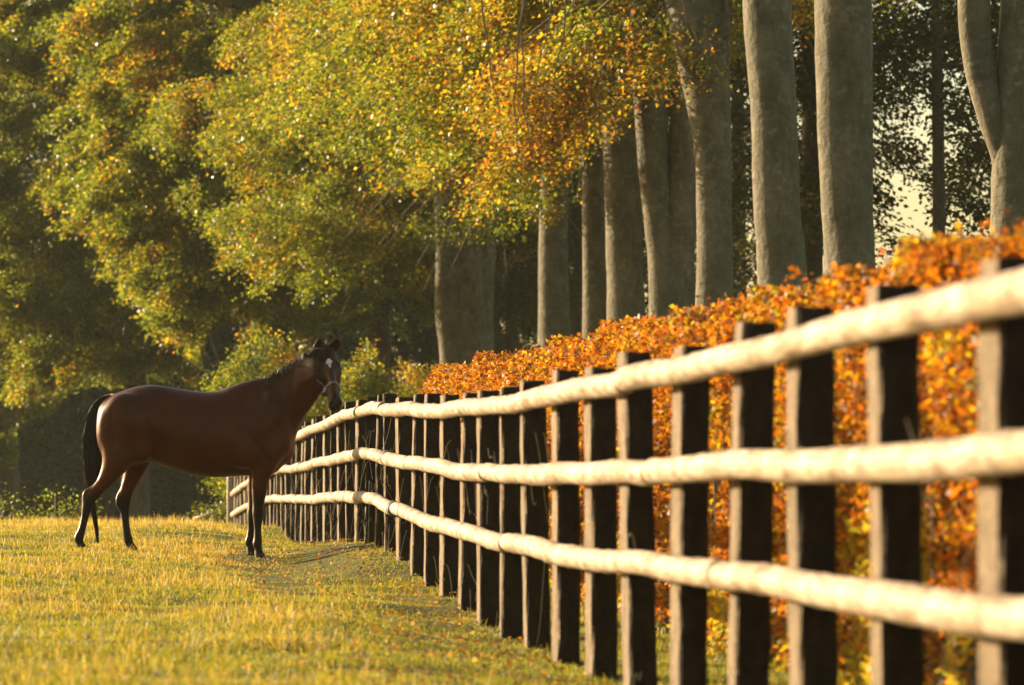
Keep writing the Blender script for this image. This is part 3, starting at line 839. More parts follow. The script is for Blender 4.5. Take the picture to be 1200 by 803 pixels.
def crown_leaves(centers, outs, seed, lim=None, per=300, size=(.9, .8, .22), leaf=.085, autumn=.4, droop=.35, dens=1.0, cull=True):
    """each clump: a flattened, outward drooping spray of leaves"""
    Ps = []; Ds = []; Ns = []; Ls = []; As = []
    for ci, (c, o) in enumerate(zip(centers, outs)):
        o = o/np.linalg.norm(o); o_h = o.copy()
        s = np.cross(o, [0, 0, 1.0]); s /= np.linalg.norm(s)+1e-9
        sc = rng.uniform(.65, 1.35)
        px = 600+F*c[0]/c[1]; py = 535-F*(c[2]-CZ)/c[1]
        inside = (-220 < px < 1420) and (-150 < py < 760)
        m = int(per*sc*sc*dens*rng.uniform(.6, 1.2)); lf = leaf
        if not inside: m = max(6, m//10); lf = leaf*3.0
        # branchlets radiating within the spray
        nb = 9
        bi = rng.integers(0, nb, m)
        ang = (np.linspace(-1.1, 1.1, nb)+rng.normal(size=nb)*.12)[bi]
        ln = (rng.uniform(.6, 1.0, nb))[bi]
        t = rng.uniform(.08, 1.0, m)**.75
        rr = t*ln*size[0]*sc
        jit = rng.normal(size=(m, 3))*np.array([.055, .055, .05])*(.6+t[:, None])
        ex = o*1.0; 
        D_ = np.cos(ang)[:, None]*ex+np.sin(ang)[:, None]*s*(size[1]/size[0])
        P = c-o*size[0]*.45*sc+D_*rr[:, None]+jit
        P[:, 2] -= droop*sc*size[0]*(t**2)*rng.uniform(.6, 1.4)
        P[:, 2] += rng.normal(size=m)*size[2]*.5
        dd = unit(D_+rng.normal(size=(m, 3))*.55+np.array([0, 0, -.35]))
        nn = unit(np.array([0, 0, 1.0])+rng.normal(size=(m, 3))*.75)
        Ps.append(P); Ds.append(dd); Ns.append(nn); Ls.append(np.full(m, lf)*rng.uniform(.65, 1.25, m)); As.append(np.full(m, autumn if not callable(autumn) else autumn(c)))
    P = np.vstack(Ps); Dd = np.vstack(Ds); Nn = np.vstack(Ns); L = np.concatenate(Ls); A = np.concatenate(As)
    if lim is not None:
        px, py = proj(P); keep = lim(px, py, P); P, Dd, Nn, L, A = P[keep], Dd[keep], Nn[keep], L[keep], A[keep]
    C = leaf_cols(P, A, seed)
    V, Fc = leaf_quads(P, Dd, Nn, L, L*.66)
    return V, Fc, C

def limf(kx, ky, soft=16, seed=0, fade=8):
    """lowest hanging line of a crown (a ragged skirt), as heights over the bearing from the field"""
    def f(px, py, P):
        lim_ = np.interp(px, kx, ky)+(hash_noise(P, 1.0, seed+41)-.5)*soft*4+(hash_noise(P, .4, seed+43)-.5)*soft*1.6
        return py < lim_-rng.exponential(fade, len(px))*(hash_noise(P, .5, seed+47) > .25)
    return f

def trunk_mesh(name, stems, Y, mat, parent, seed=0, kk=26, wob=.05):
    """stems: list of polylines of (px, py, width px)"""
    vs = []; fs = []; n0 = 0
    for si, st_ in enumerate(stems):
        a = np.array(st_, float); q = np.linspace(0, len(a)-1, max(20, (len(a)-1)*14)); A = spline(range(len(a)), a, q)
        m = len(A); th = np.linspace(0, 2*math.pi, kk, endpoint=False)
        for i, (px, py, w) in enumerate(A):
            c = at(px, py, Y); r = w/2/F*Y
            base = np.stack([c[0]+r*np.cos(th), c[1]+r*np.sin(th), np.full(kk, c[2])], 1)
            d = (hash_noise(base*np.array([1, 1, .35]), .5, seed+si)-.5)*wob*2.4+(hash_noise(base*np.array([1, 1, .5]), .16, seed+si+9)-.5)*wob*.5
            rr = r*(1+d/.4)
            vs.append(np.stack([c[0]+rr*np.cos(th), c[1]+rr*np.sin(th), np.full(kk, c[2])], 1))
        for i in range(m-1):
            for j in range(kk):
                j2 = (j+1) % kk; fs.append((n0+i*kk+j, n0+(i+1)*kk+j, n0+(i+1)*kk+j2, n0+i*kk+j2))
        n0 += m*kk
    return mesh_np(name, np.vstack(vs), fs, mat, parent, smooth=True)

def branches_mesh(parent, axis_pt, centers, seed, mat, z0, z1, r0=.05, every=4, kk=5):
    b = TB(); rnd = random.Random(seed)
    for i in range(0, len(centers), every):
        c = np.array(centers[i]); h = np.clip(c[2]+rnd.uniform(.2, 2.0), z0, z1)
        s = np.array([axis_pt[0]+rnd.uniform(-.2, .2), axis_pt[1]+rnd.uniform(-.2, .2), h])
        L = np.linalg.norm(c-s); pts = []
        ph = rnd.uniform(0, 6)
        for t in np.linspace(0, 1, 9):
            p = s+(c-s)*t; p[2] += .16*L*math.sin(math.pi*t)*.9; p[0] += .05*L*math.sin(t*6+ph)*.5; p[1] += .05*L*math.cos(t*5+ph)*.5
            pts.append(p)
        b.tube(pts, [r0*(1-t)**1.1+.008 for t in np.linspace(0, 1, 9)], kk, cap=False)
    if b.n: return b.build('branches', mat, parent)

def dome(cx, cy, zb, zt, Rr, n, az=None, shell=.62, gaps=.47):
    """clump centres through the outer part of a crown"""
    out = []; outs = []
    while len(out) < n:
        u = rng.normal(size=3); u /= np.linalg.norm(u)
        if az is not None and not az(math.atan2(u[1], u[0]), u): continue
        r = rng.uniform(shell, 1.0)**.7
        z = zb+(zt-zb)*(.5+.5*u[2]*r)
        hr = Rr*math.sqrt(max(.05, 1-(u[2]*r)**2))
        hv = u[:2]/(np.linalg.norm(u[:2])+1e-6)
        rad = hr*r*rng.uniform(.75, 1.05)
        p = np.array([cx+hv[0]*rad, cy+hv[1]*rad, z])
        if hash_noise(p[None, :]*np.array([1, 1, 2.2]), 1.25, 91)[0] < gaps: continue
        out.append(p); outs.append(np.array([hv[0], hv[1], rng.uniform(-.35, .15)]))
    return out, outs

def tree(name, label, cat, group, Y, stems, bark, cx, crown, seed, lim=None, per=260, leaf=.085, autumn=.4, leafmat=None, branch_every=14, dens=1.0, size=(1.0, .85, .2), droop=.35, wob=.05):
    bx = at(stems[0][-1][0], 0, Y)[0] if stems else cx
    t = empty(name, (bx, Y, float(gz(bx, Y))), label, cat, group)
    if stems: trunk_mesh('trunk', stems, Y, bark, t, seed, wob=wob)
    cs, os_ = crown
    V, Fc, C = crown_leaves(cs, os_, seed, lim, per, size, leaf, autumn, droop, dens)
    if len(Fc): mesh_np('crown', V, Fc, leafmat or M['beech_leaf'], t, col=C)
    if branch_every: branches_mesh(t, (bx if stems else cx, Y), cs, seed, bark, 8.0, 14.0, every=branch_every)
    return t

def gp(px_, Y):  # ground pixel row for a trunk base
    x = (px_-600)/F*Y
    return 535-F*(float(gz(x, Y))-.3-CZ)/Y

BG = 'beech trunks standing in a row behind the hedge'
# the lowest hanging foliage line of the whole row
kx = [-400, 0, 60, 90, 230, 245, 300, 400, 430, 480, 520, 600, 640, 680, 700, 760, 800, 860, 900, 1500]
ky = [560, 520, 455, 445, 450, 380, 380, 372, 330, 300, 285, 290, 255, 190, 130, 70, 50, 34, 20, 16]
L0 = limf(kx, ky, 12, 3)
L1 = limf([-400, 60, 170, 250, 300, 380, 430, 480, 520, 600, 640, 680, 700, 760, 800, 860, 900, 1500], [40, 70, 110, 130, 145, 178, 195, 220, 238, 250, 240, 200, 165, 118, 92, 66, 34, 22], 24, 9, 34)
L9 = limf([-400, 180, 240, 300, 360, 430, 480, 520, 600, 640, 700], [100, 200, 290, 345, 352, 325, 305, 285, 292, 262, 190], 16, 19, 16)
left = lambda a, u: math.cos(a) < .85
def row_tree(label, Y, stems, cx, seed, ncl, Rr, zb, zt, autumn, per=240, dy=0.0, **kw):
    st_ = [s+[(s[-1][0]+(2 if i == 0 else 0), gp(s[-1][0], Y), s[-1][2]*1.35)] if True else s for i, s in enumerate(stems)]
    return tree('beech_tree', label, 'tree', BG, Y, st_, M['bark'], cx, dome(cx, Y+dy, zb, zt, Rr, ncl, left, gaps=.53), seed, L9 if Y > 90 else L1, per=per, autumn=autumn, **kw)

row_tree('beech at the far right whose trunk forks into two curving stems', 39, [
    [(1197, -120, 40), (1196, -20, 42), (1193, 70, 46), (1194, 150, 54), (1196, 220, 66), (1197, 300, 72)],
    [(1146, -120, 34), (1143, -20, 37), (1145, 40, 38), (1152, 90, 38), (1166, 145, 36), (1180, 190, 34), (1186, 250, 30)]], 5.1, 101, 16, 3.5, 8, 15, .6, 150, wob=.035, branch_every=0)
row_tree('thickest straight beech trunk, standing between the forked tree and the next straight trunk', 48, [
    [(988, -120, 64), (989, -30, 65), (990, 60, 65), (991, 150, 64), (993, 240, 61), (997, 330, 63)]], 4.6, 102, 20, 3.5, 8, 15, .6, 170, wob=.035, branch_every=0)
row_tree('second thick straight beech trunk, pale at its foot, left of the thickest one', 53, [
    [(899, -120, 56), (900, -30, 57), (903, 60, 57), (908, 160, 57), (912, 250, 58), (916, 330, 60)]], 4.2, 103, 24, 3.5, 8, 15, .6, 200, wob=.035, branch_every=0)
row_tree('beech trunk leaning to the left at its top with a thin bright left edge', 58, [
    [(800, -120, 60), (808, -30, 66), (818, 40, 64), (829, 110, 54), (836, 180, 44), (837, 250, 42), (837, 340, 44)],
    [(851, -120, 20), (850, -20, 20), (848, 60, 19), (846, 120, 16), (842, 190, 14)]], 3.0, 104, 260, 4.4, 5.0, 10, .66, 200, wob=.03, dy=3.0)
row_tree('beech with a wavy trunk and a second stem joined low down by a dark cleft', 64, [
    [(760, -120, 36), (757, -20, 36), (759, 70, 36), (764, 150, 38), (768, 210, 36), (775, 270, 36), (780, 350, 42)],
    [(806, -120, 28), (804, -20, 28), (803, 80, 30), (801, 180, 36), (798, 260, 38), (794, 350, 42)]], 2.4, 105, 330, 5.4, 4.8, 11, .58, 220, wob=.035, dy=2.5)
row_tree('beech trunk with a bright bark streak down its left edge, left of the wavy trunk', 68.5, [
    [(722, -120, 38), (720, -20, 40), (722, 60, 44), (727, 130, 44), (731, 200, 44), (732, 290, 44), (734, 390, 48)]], 2.0, 106, 380, 6.5, 5.0, 12, .5, 230, wob=.035, dy=2.0)
row_tree('slim beech trunk half hidden behind the bright edged one', 75, [
    [(692, -120, 24), (693, -20, 26), (694, 80, 27), (695, 180, 27), (697, 280, 27), (698, 390, 30)]], 1.2, 107, 420, 6.6, 4.6, 12, .42, 250, wob=.03)
row_tree('shaded grey beech trunk with sparkling gaps of light to its left', 82, [
    [(652, -120, 32), (651, -20, 33), (651, 100, 34), (650, 200, 34), (649, 300, 35), (650, 390, 38)]], .4, 108, 420, 7.0, 4.2, 12, .36, 260, wob=.03)
row_tree('broad many-stemmed beech at the far end of the hedge', 92, [
    [(528, -20, 26), (527, 100, 28), (525, 220, 30), (525, 310, 32), (530, 380, 38), (537, 440, 44)],
    [(560, -20, 26), (557, 100, 30), (553, 220, 33), (551, 320, 38), (551, 440, 48)],
    [(590, 0, 16), (582, 120, 19), (574, 230, 22), (567, 320, 26), (562, 440, 34)]], -1.2, 109, 760, 7.4, 3.6, 13, .42, 300, wob=.04)
# beeches closing the view on the left: crowns hang nearly to the ground
LG = 'tall beeches closing the left side of the paddock'
def left_tree(label, px, Y, seed, ncl, Rr, zb, zt, autumn, limc, per=420, tint=None, **kw):
    cx = (px-600)/F*Y
    stems = [[(px+8, -60, 22), (px+4, 150, 24), (px, 300, 26), (px-2, 450, 28), (px, gp(px, Y), 38)]]
    return tree('beech_tree', label, 'tree', LG, Y, stems, M['dark_bark'], cx, dome(cx, Y, zb, zt, Rr, ncl, lambda a, u: u[1] < .3 and u[2] < .75, gaps=.12), seed, limc, per=per, autumn=autumn, leaf=.115, **kw)
LL = limf([-400, 0, 30, 90, 130, 230, 240, 262, 400, 520, 600], [600, 575, 500, 446, 452, 446, 398, 372, 372, 330, 300], 9, 5)
left_tree('green and gold beech whose drooping boughs hang above the horse\'s rump', 330, 103, 111, 820, 6.3, 3.2, 18, .36, LL)
left_tree('broad olive green beech left of the horse, its skirt reaching low', 160, 114, 112, 1000, 6.8, 1.6, 19, .30, LL)
left_tree('hazy pale green beech at the left edge of the picture', 8, 129, 113, 950, 7.4, 0.0, 22, .22, LL)
left_tree('dull green beech between the gold boughs and the many-stemmed trunk', 445, 112, 114, 460, 6.0, 3.4, 17, .3, limf([300, 430, 500, 600], [400, 400, 380, 300], 14, 8))
0 and left_tree('shaded beech standing off the left side of the paddock', -190, 98, 115, 300, 6.4, 2.0, 17, .3, None, 200)

# ------------------------------------------------------------------ undergrowth bushes behind the horse
def bush(name, label, px, pyt, Y, wpx, hpx, seed, n=90, autumn=.2, per=240, leaf=.07, group=None, stems=7):
    c = at(px, 0, Y); z0 = float(gz(c[0], Y)); top = CZ+(535-pyt)/F*Y; w = wpx/2/F*Y
    t = empty(name, (c[0], Y, z0), label, 'shrub', group)
    cs, os_ = [], []
    for _ in range(n):
        u = rng.normal(size=3); u /= np.linalg.norm(u); r = rng.uniform(.45, 1)**.6
        hgt = top-z0
        z = z0+hgt*(.48+.5*u[2]*r)
        cs.append(np.array([c[0]+u[0]*r*w, Y+u[1]*r*w*.7, z])); os_.append(np.array([u[0], u[1], rng.uniform(-.2, .6)]))
    V, Fc, C = crown_leaves(cs, os_, seed, None, per, (.7, .6, .2), leaf, autumn, .2)
    V[:, 2] = np.maximum(V[:, 2], z0+.02)
    mesh_np('foliage', V, Fc, M['beech_leaf'], t, col=C)
    b = TB()
    for k in range(stems):
        e = cs[k*3 % len(cs)]; s = np.array([c[0]+rng.uniform(-.2, .2), Y+rng.uniform(-.2, .2), z0-.1])
        pts = [s+(e-s)*q+np.array([0, 0, .3*math.sin(3.1*q)]) for q in np.linspace(0, 1, 7)]
        b.tube(pts, [.05*(1-q)+.01 for q in np.linspace(0, 1, 7)], 5, cap=False)
    b.build('stems', M['dark_bark'], t)
    return t
UG = 'bushes under the trees behind the horse'
bush('hazel_bush', 'yellow green bush rising behind the horse\'s neck and withers', 312, 388, 84, 175, 200, 201, 150, .42, 300, group=UG)
bush('hazel_bush', 'dull olive bush right of the horse\'s head, behind the fence tops', 430, 402, 85, 130, 200, 202, 120, .3, 280, group=UG)
bush('hazel_bush', 'brownish bush between the horse\'s head and the many-stemmed beech', 492, 396, 90, 80, 200, 203, 70, .5, 240, group=UG)
bush('young_shrub', 'small bright green shrub at the paddock edge left of the horse', 70, 560, 68, 70, 60, 204, 11, .1, 120, .06, stems=5)
bush('young_shrub', 'low sparse green shrub just beyond the crest at the left edge of the picture', 0, 578, 70, 60, 60, 205, 6, .1, 90, .06, stems=4)

# ------------------------------------------------------------------ far wood
FG = 'dark trees of the far wood behind the paddock'
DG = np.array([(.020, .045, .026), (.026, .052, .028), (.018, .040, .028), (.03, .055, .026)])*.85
def far_tree(label, px, Y, Rr, zt, seed, n=150, per=140, leaf=.24, dens=1, zb=None, size=(1.5, 1.3, .5)):
    cx = (px-600)/F*Y; z0 = float(gz(cx, Y))
    t = empty('woodland_tree', (cx, Y, z0), label, 'tree', FG)
    b = TB(); b.tube([(cx, Y, z0-.3), (cx+.1, Y, z0+3), (cx-.1, Y, z0+7), (cx, Y, zt-2)], [.35, .28, .2, .06], 10); b.build('trunk', M['dark_bark'], t)
    cs, os_ = dome(cx, Y, (z0+.3) if zb is None else zb, zt, Rr, n, lambda a, u: True, .45)
    V, Fc, C = crown_leaves(cs, os_, seed, None, per, size, leaf, 0, .4, dens)
    V[:, 2] = np.maximum(V[:, 2], z0+.1)
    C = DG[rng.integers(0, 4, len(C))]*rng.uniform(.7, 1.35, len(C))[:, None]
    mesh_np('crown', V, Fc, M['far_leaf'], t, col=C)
names = ['leftmost far tree, mostly outside the picture', 'dark far tree behind the low boughs at the left edge', 'dark far tree behind the horse\'s tail', 'dark far tree seen above the horse\'s croup', 'dark blue green tree seen beneath the horse\'s belly', 'dark far tree behind the horse\'s chest', 'dark far tree behind the bush right of the horse\'s head', 'dark far tree left of the many-stemmed beech', 'dark far tree glimpsed right of the many-stemmed beech']
for i, px in enumerate([35, 125, 212, 300]):
    far_tree(['low dark tree filling the wood edge behind the far left shrubs', 'low dark tree behind the horse\'s hind legs', 'low dark tree under the horse\'s belly, nearest the paddock', 'low dark tree just left of the fence\'s far end'][i], px, 146, 3.4, 5.0, 330+i, 120, 170)
for i, px in enumerate([-130, -20, 80, 170, 255, 340, 425, 500, 590]):
    far_tree(names[i], px+rng.uniform(-8, 8), 154+(i % 2)*9, 5.6, (23 if px < 300 else 17)+rng.uniform(-1, 1), 300+i, 300 if px < 300 else 230, 170)
RG = 'background trees beyond the beech row'
def back_tree(label, px, Y, Rr, zb, zt, seed, n, per, w=26):
    cx = (px-600)/F*Y
    st_ = [[(px-3, -120, w*.7), (px, 100, w*.85), (px+1, 300, w), (px, gp(px, Y), w*1.3)]]
    cs, os_ = dome(cx, Y, zb, zt, Rr, n, lambda a, u: True, .3)
    t = empty('shaded_tree', (cx, Y, float(gz(cx, Y))), label, 'tree', RG)
    trunk_mesh('trunk', st_, Y, M['dark_bark'], t, seed)
    V, Fc, C = crown_leaves(cs, os_, seed, None, per, (1.2, 1.0, .35), .11, 0, .4, 1)
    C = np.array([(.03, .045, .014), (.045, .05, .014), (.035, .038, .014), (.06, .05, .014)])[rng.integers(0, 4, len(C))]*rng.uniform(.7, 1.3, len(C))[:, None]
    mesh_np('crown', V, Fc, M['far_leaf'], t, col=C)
    branches_mesh(t, (cx, Y), cs, seed, M['dark_bark'], 3.5, 10.0, r0=.03, every=5)
back_tree('leafy dark tree showing between the thickest trunk and the forked beech', 1100, 66, 3.6, 4.0, 14, 401, 120, 200, 16)
back_tree('dark tree whose leaves fill the gap right of the forked beech', 1235, 70, 3.5, 4.3, 14, 402, 110, 200, 18)
back_tree('dark slim trunked tree between the two thick straight trunks', 950, 72, 3.8, 4.0, 14, 403, 130, 210, 26)
back_tree('dark tree behind the leaning beech', 865, 84, 4.0, 3.6, 14, 404, 120, 210, 18)
back_tree('dark tree behind the shaded grey beech trunk', 680, 98, 4.5, 2.2, 15, 405, 170, 210, 18)
back_tree('dark tree with sparkling gaps right of the many-stemmed beech', 600, 112, 4.3, 1.2, 15, 406, 170, 200, 16)
back_tree('dark tree behind the wavy trunked beech', 770, 104, 4.5, 2.2, 15, 407, 150, 200, 18)

# bare hanging twigs catching the light in front of the row
b = TB()
hang = empty('hanging_twigs', at(620, 60, 57), 'bare twigs hanging down and hooking up below the golden boughs', 'twigs')
for (x0, y0, x1, y1, x2, y2) in ((615, -60, 603, 190, 640, 205), (620, -40, 585, 170, 622, 196), (655, -60, 640, 90, 600, 150), (672, -60, 655, 100, 628, 170), (790, -60, 800, 40, 845, 90), (560, -50, 575, 120, 600, 190)):
    pts = []
    for t in np.linspace(0, 1, 16):
        px = (1-t)**2*x0+2*t*(1-t)*x1+t*t*x2; py = (1-t)**2*y0+2*t*(1-t)*y1+t*t*y2+2*math.sin(t*19)
        pts.append(at(px+1.5*math.sin(t*23), py, 57+.6*t))
    b = TB(); b.tube(pts, [.013*(1-t)+.004 for t in np.linspace(0, 1, 16)], 5, cap=False); b.build('twig', M['twig'], hang)

# ------------------------------------------------------------------ hedge
HX0 = 3.05*D+.1017*.00548*F*D+.95   # hedge face offset at Y = 0
hY0, hY1 = 6.0, 41.0
def hx(Y): return HX0-.1017*Y
hedge = empty('beech_hedge', (hx(20)+.5, 20, float(gz(hx(20)+.5, 20))), 'clipped beech hedge in copper autumn leaf running behind the fence', 'hedge')
nl = 430000
u = rng.uniform(0, 1, nl); Yl = hY0*(hY1/hY0)**(u**.85)
side = rng.uniform(0, 1, nl)
zg = gz(hx(Yl)+.4, Yl)
topz = CZ+.254*HX0+.05*np.sin(Yl*1.3)+.04*np.sin(Yl*3.7)+(hash_noise(np.stack([Yl, Yl*0, Yl*0], 1), .5, 71)-.5)*.12
endr = np.clip((hY1-Yl)/1.3, 0, 1)**.5
topz = zg+(topz-zg)*(.55+.45*endr)
dep = np.where(side < .55, np.abs(rng.normal(size=nl))*.10, rng.uniform(0, .95, nl))
zf = np.where(side < .55, rng.uniform(0, 1, nl), np.where(side < .85, 1-np.abs(rng.normal(size=nl))*.05, rng.uniform(0, 1, nl)))
z = zg+.05+(topz-zg-.05)*zf
X = hx(Yl)+dep+(hash_noise(np.stack([Yl, z, z*0], 1), .45, 72)-.5)*.22
X = X+np.where(zf > .93, .06, 0)
P = np.stack([X, Yl, z], 1)
# bare patches low down where the stems show
bare = hash_noise(P*np.array([.2, 1, 1]), .33, 73)+.35*hash_noise(P*np.array([.2, 1, 1]), .12, 74)
keep = bare > (.68-.46*np.clip(zf, 0, 1)**.6)
# shoots above the clipped top
ns = 5200
ys_ = hY0*(hY1/hY0)**(rng.uniform(0, 1, ns))
shoot = hash_noise(np.stack([ys_, ys_*0, ys_*0], 1), .25, 75)
zs_ = CZ+.254*HX0+rng.uniform(-.02, .075, ns)*(shoot > .5)
P = np.vstack([P[keep], np.stack([hx(ys_)+rng.uniform(.0, .9, ns), ys_, zs_], 1)])
zrel = np.concatenate([zf[keep], np.ones(ns)])
m = len(P)
dd = unit(rng.normal(size=(m, 3))*.7+np.array([-.5, -.1, -.1])); nn = unit(rng.normal(size=(m, 3))*.8+np.array([-.3, 0, .7]))
CO = np.array([(.46, .145, .018), (.52, .18, .02), (.38, .105, .018), (.48, .22, .025), (.26, .10, .03), (.42, .25, .03)])
cl = .62*CO[rng.integers(0, 6, m)]*rng.uniform(.5, 1.3, m)[:, None]
yel = hash_noise(P, .4, 76)+.25*rng.normal(size=m)*.5-.42*(1-zrel)**2*-1
gy = yel > .86
cl[gy] = np.array([(.26, .21, .03), (.20, .20, .03), (.34, .24, .03)])[rng.integers(0, 3, gy.sum())]
Ll = rng.uniform(.024, .048, m)
V, Fc = leaf_quads(P, dd, nn, Ll, Ll*.72, .2)
mesh_np('foliage', V, Fc, M['hedge_leaf'], hedge, col=cl)
b = TB()
for k in range(420):
    Y = hY0*(hY1/hY0)**random.random(); x = hx(Y)+random.uniform(.12, .8); z0 = float(gz(x, Y)); hgt = (CZ+.254*HX0-z0)*random.uniform(.6, .97)*(1 if Y < hY1-1.5 else .8)
    dx, dy = random.uniform(-.25, .25), random.uniform(-.35, .35)
    pts = [np.array([x+dx*t+.02*math.sin(t*9+k), Y+dy*t+.03*math.sin(t*7+k), z0-.05+hgt*t]) for t in np.linspace(0, 1, 8)]
    b.tube(pts, [.014*(1-.75*t) for t in np.linspace(0, 1, 8)], 5, cap=False)
    for j in range(4):
        t = random.uniform(.2, .9); s = pts[int(t*7)]; e = s+np.array([random.uniform(-.35, .25), random.uniform(-.3, .3), random.uniform(.05, .35)])
        b.tube([s, (s+e)/2+np.array([0, 0, .03]), e], [.006, .004, .002], 4, cap=False)
b.build('stems', M['twig'], hedge)
# small yellow leafed shrub at the hedge's far end
bush('yellow_shrub', 'little bright yellow leafed sprig at the far end of the copper hedge', 489, 457, 40.5, 16, 40, 207, 7, .9, 60, .06, stems=3)

# ------------------------------------------------------------------ distant low fence
df = empty('low_wooden_fence', (float(at(246, 0, 84)[0]), 84, float(gz(at(246, 0, 84)[0], 84))), 'small pale rail fence far off, seen under the horse\'s belly', 'fence')
for px, pt in ((246, 598), (236, 606), (259, 596)):
    p = at(px, pt, 84); bb = TB(); bb.tube([(p[0], 84, float(gz(p[0], 84))-.1), (p[0], 84, p[2])], [.055, .05], 8); bb.build('post', M['rail'], df)
bb = TB(); bb.tube([at(229, 609, 83.9), at(246, 604, 83.9), at(270, 598, 83.9)], [.06, .06, .06], 8); bb.build('rail', M['rail'], df)

# ------------------------------------------------------------------ grass
def blades(n, Yr, hr, label, seed, wr=(.003, .006), colsel=0, fence_only=False, name='grass', lean=.35, xr=None):
    r = np.random.default_rng(seed)
    Y = Yr[0]*(Yr[1]/Yr[0])**r.uniform(0, 1, n)
    half = .155*Y+1.2
    lo = -half; hi = np.minimum(half, hx(Y)+.5)
    X = lo+(hi-lo)*r.uniform(0, 1, n)
    if xr is not None: X = xr(Y, r, n)
    fx = (3.05-.357*((Y/(F*D)-.00548)/.00078))*D
    dfe = X-fx
    P2 = np.stack([X, Y, X*0], 1)
    n1 = hash_noise(P2, 1.3, 51); n2 = hash_noise(P2, .35, 52); n3 = hash_noise(P2, 4.0, 53)
    # worn soil track: fewer, shorter blades
    worn = np.exp(-((X+1.75)/.38)**2-((Y-35.0)/4.5)**2)+.8*np.exp(-((X-fx+1.0)/.3)**2)*(Y > 26)*(Y < 40)*(n1 > .4)
    near = np.clip(1-np.abs(dfe+.3)/1.0, 0, 1)
    keep = r.uniform(0, 1, n) > np.clip(worn*.5+.55*(n2 < .3)*(Y < 60), 0, .93)
    h = r.uniform(hr[0], hr[1], n)*(.55+.9*n1*n2*2)*(1-.5*near)*(1-.6*np.clip(worn, 0, 1))
    X, Y, h, n1, n2, n3, near = [a[keep] for a in (X, Y, h, n1, n2, n3, near)]
    m = len(X); Z = gz(X, Y)-.006
    P = np.stack([X, Y, Z], 1)
    a = r.uniform(0, 2*math.pi, m); side = np.stack([np.cos(a), np.sin(a), a*0], 1)
    la = r.uniform(0, 2*math.pi, m); le = np.abs(r.normal(size=m))*lean
    ln = np.stack([np.cos(la)*le, np.sin(la)*le, np.ones(m)], 1); ln2 = ln*np.array([2.1, 2.1, .8])
    w = r.uniform(*wr, m)*(1+Y*.012); w = w[:, None]; hh_ = h[:, None]
    v = np.stack([P-side*w, P+side*w, P+ln*hh_*.55+side*w*.8, P+ln*hh_*.55-side*w*.8, P+ln*hh_*.55+ln2*hh_*.45], 1).reshape(-1, 3)
    i = np.arange(m)*5
    quads = np.stack([i, i+1, i+2, i+3], 1); tris = np.stack([i+3, i+2, i+4, i+4], 1)
    straw = np.array([(.31, .225, .075), (.38, .29, .12), (.24, .165, .055)]); grn = np.array([(.13, .155, .022), (.18, .185, .025), (.24, .205, .035)])
    v_ = (n1-.5)*1.3+(n2-.5)*.6+(n3-.5)*.8+r.normal(size=m)*.3-.9*near-.3+colsel
    k = r.integers(0, 3, m); c = np.where((v_ > .0)[:, None], straw[k], grn[k])*r.uniform(.8, 1.2, m)[:, None]
    # build as tri mesh
    T3 = np.concatenate([np.stack([i, i+1, i+2], 1), np.stack([i, i+2, i+3], 1), np.stack([i+3, i+2, i+4], 1)])
    o = mesh_np(name, v, T3, M['grass_blade'], None, col=np.concatenate([c, c, c]))
    tag(o, label, 'grass', None, 'stuff')
blades(720000, (9, 62), (.018, .046), 'short yellow green meadow grass covering the paddock', 61, (.0015, .0034))
blades(22000, (12, 62), (.06, .13), 'dry straw coloured seed stalks standing above the meadow grass', 62, (.0012, .0022), .8, name='seed_stalks', lean=.3)
blades(9000, (46, 60), (.05, .13), 'wispy stalks along the crest of the paddock', 63, (.0015, .003), .6, name='crest_stalks', lean=.25, xr=lambda Y, r, n: -.155*Y-1+(.155*Y+1-.0*Y-1.5)*r.uniform(0, 1, n))
# fallen leaves by the fence
n = 2600
Y = 14*(45/14)**rng.uniform(0, 1, n); fx = (3.05-.357*((Y/(F*D)-.00548)/.00078))*D
X = fx-np.abs(rng.normal(size=n))*.8+.15
P = np.stack([X, Y, gz(X, Y)+rng.uniform(.008, .04, n)], 1)
L = rng.uniform(.02, .045, n); V, Fc = leaf_quads(P, unit(rng.normal(size=(n, 3))*np.array([1, 1, .25])), unit(rng.normal(size=(n, 3))*.4+np.array([0, 0, 1])), L, L*.7)
o = mesh_np('fallen_leaves', V, Fc, M['hedge_leaf'], None, col=np.array([(.30, .10, .03), (.16, .08, .04), (.12, .07, .035), (.22, .15, .08), (.14, .09, .05), (.26, .16, .07)])[rng.integers(0, 6, n)])
tag(o, 'rust coloured fallen leaves scattered along the foot of the fence', 'leaves', None, 'stuff')

# ------------------------------------------------------------------ light
SUN_EL = R(15); PHI = R(33)       # PHI: how far the sun stands behind the left-hand side
sdir = Vector((-math.cos(PHI)*math.cos(SUN_EL), math.sin(PHI)*math.cos(SUN_EL), math.sin(SUN_EL)))
w = bpy.data.worlds.new('World'); scn.world = w; w.use_nodes = True
nt = w.node_tree; nt.nodes.clear()
sky = nt.nodes.new('ShaderNodeTexSky'); sky.sky_type = 'NISHITA'; sky.sun_disc = False
sky.sun_elevation = SUN_EL; sky.sun_rotation = math.atan2(sdir.x, sdir.y); sky.dust_density = 2.0; sky.air_density = 1.2
bg = nt.nodes.new('ShaderNodeBackground'); bg.inputs[1].default_value = .088
wo = nt.nodes.new('ShaderNodeOutputWorld')
wb = nt.nodes.new('ShaderNodeMixRGB'); wb.blend_type = 'MULTIPLY'; wb.inputs[0].default_value = 1; wb.inputs[2].default_value = (1.12, 1.0, .82, 1)   # warm white balance of the exposure
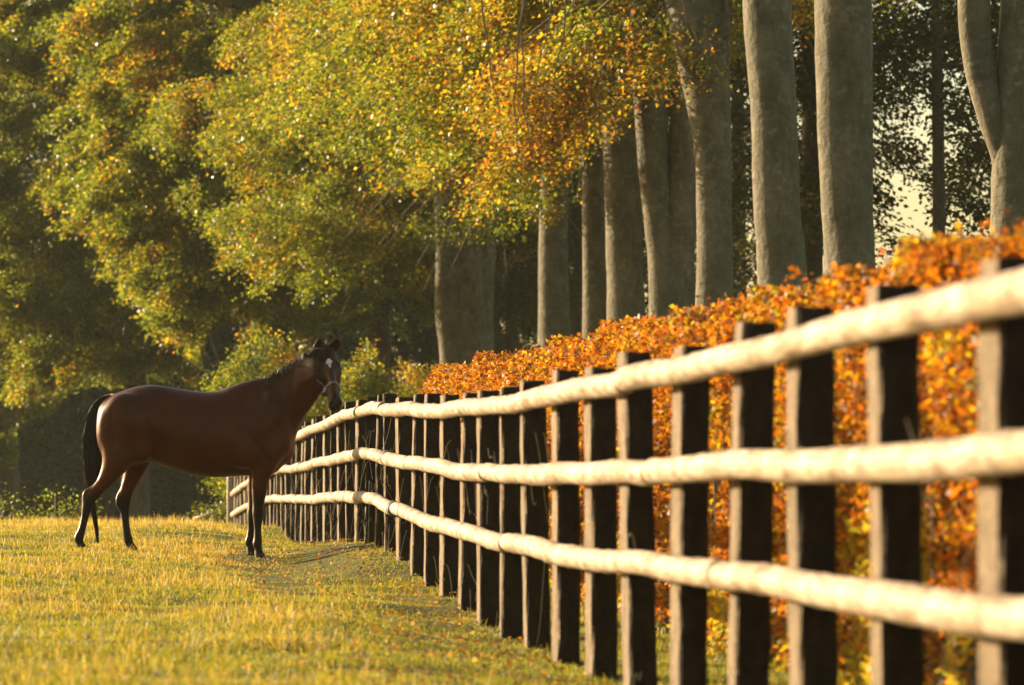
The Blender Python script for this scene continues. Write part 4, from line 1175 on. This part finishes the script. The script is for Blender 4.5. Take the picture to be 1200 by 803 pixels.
nt.links.new(sky.outputs[0], wb.inputs[1]); nt.links.new(wb.outputs[0], bg.inputs[0]); nt.links.new(bg.outputs[0], wo.inputs[0])
sl = bpy.data.lights.new('sun', 'SUN'); sl.energy = 5; sl.angle = R(.5); sl.color = (1, .80, .53)
so = bpy.data.objects.new('sun', sl); COL.objects.link(so)
so.rotation_euler = sdir.to_track_quat('Z', 'Y').to_euler()

# haze box
HAZE = 0.00015
if HAZE:
    m, nt, ns, ls = newmat('haze'); pv = N(ns, 'ShaderNodeVolumePrincipled'); pv.inputs['Density'].default_value = HAZE
    pv.inputs['Color'].default_value = (.9, .93, .75, 1); pv.inputs['Anisotropy'].default_value = .3
    oo = N(ns, 'ShaderNodeOutputMaterial'); ls.new(pv.outputs[0], oo.inputs['Volume'])
    bx = [(x, y, z) for z in (-14.0, 25.5) for (x, y) in ((-60, -8), (45, -8), (45, 180), (-60, 180))]
    hz = mesh_np('haze', bx, [(3, 2, 1, 0), (4, 5, 6, 7), (0, 1, 5, 4), (1, 2, 6, 5), (2, 3, 7, 6), (3, 0, 4, 7)], m)
    tag(hz, 'thin golden morning haze over the paddock and trees', 'haze', None, 'stuff')

# ------------------------------------------------------------------ camera
cam = bpy.data.cameras.new('camera'); cam.lens = 135; cam.sensor_width = 36; cam.clip_end = 6000; cam.clip_start = .1
cam.dof.use_dof = True; cam.dof.focus_distance = 35.5; cam.dof.aperture_fstop = 3.8; cam.dof.aperture_blades = 0
co_ = bpy.data.objects.new('camera', cam); COL.objects.link(co_)
co_.location = (0, 0, CZ); co_.rotation_euler = (R(90)+math.atan(133.5/F), 0, 0)
scn.camera = co_
vs = scn.view_settings; vs.view_transform = 'Standard'; vs.look = 'None'; vs.gamma = 1; vs.use_curve_mapping = False
vs.exposure = 1.42
scn.cycles.use_denoising = True
scn.cycles.max_bounces = 8; scn.cycles.transparent_max_bounces = 8; scn.cycles.volume_bounces = 0; scn.cycles.transmission_bounces = 5; scn.cycles.diffuse_bounces = 3
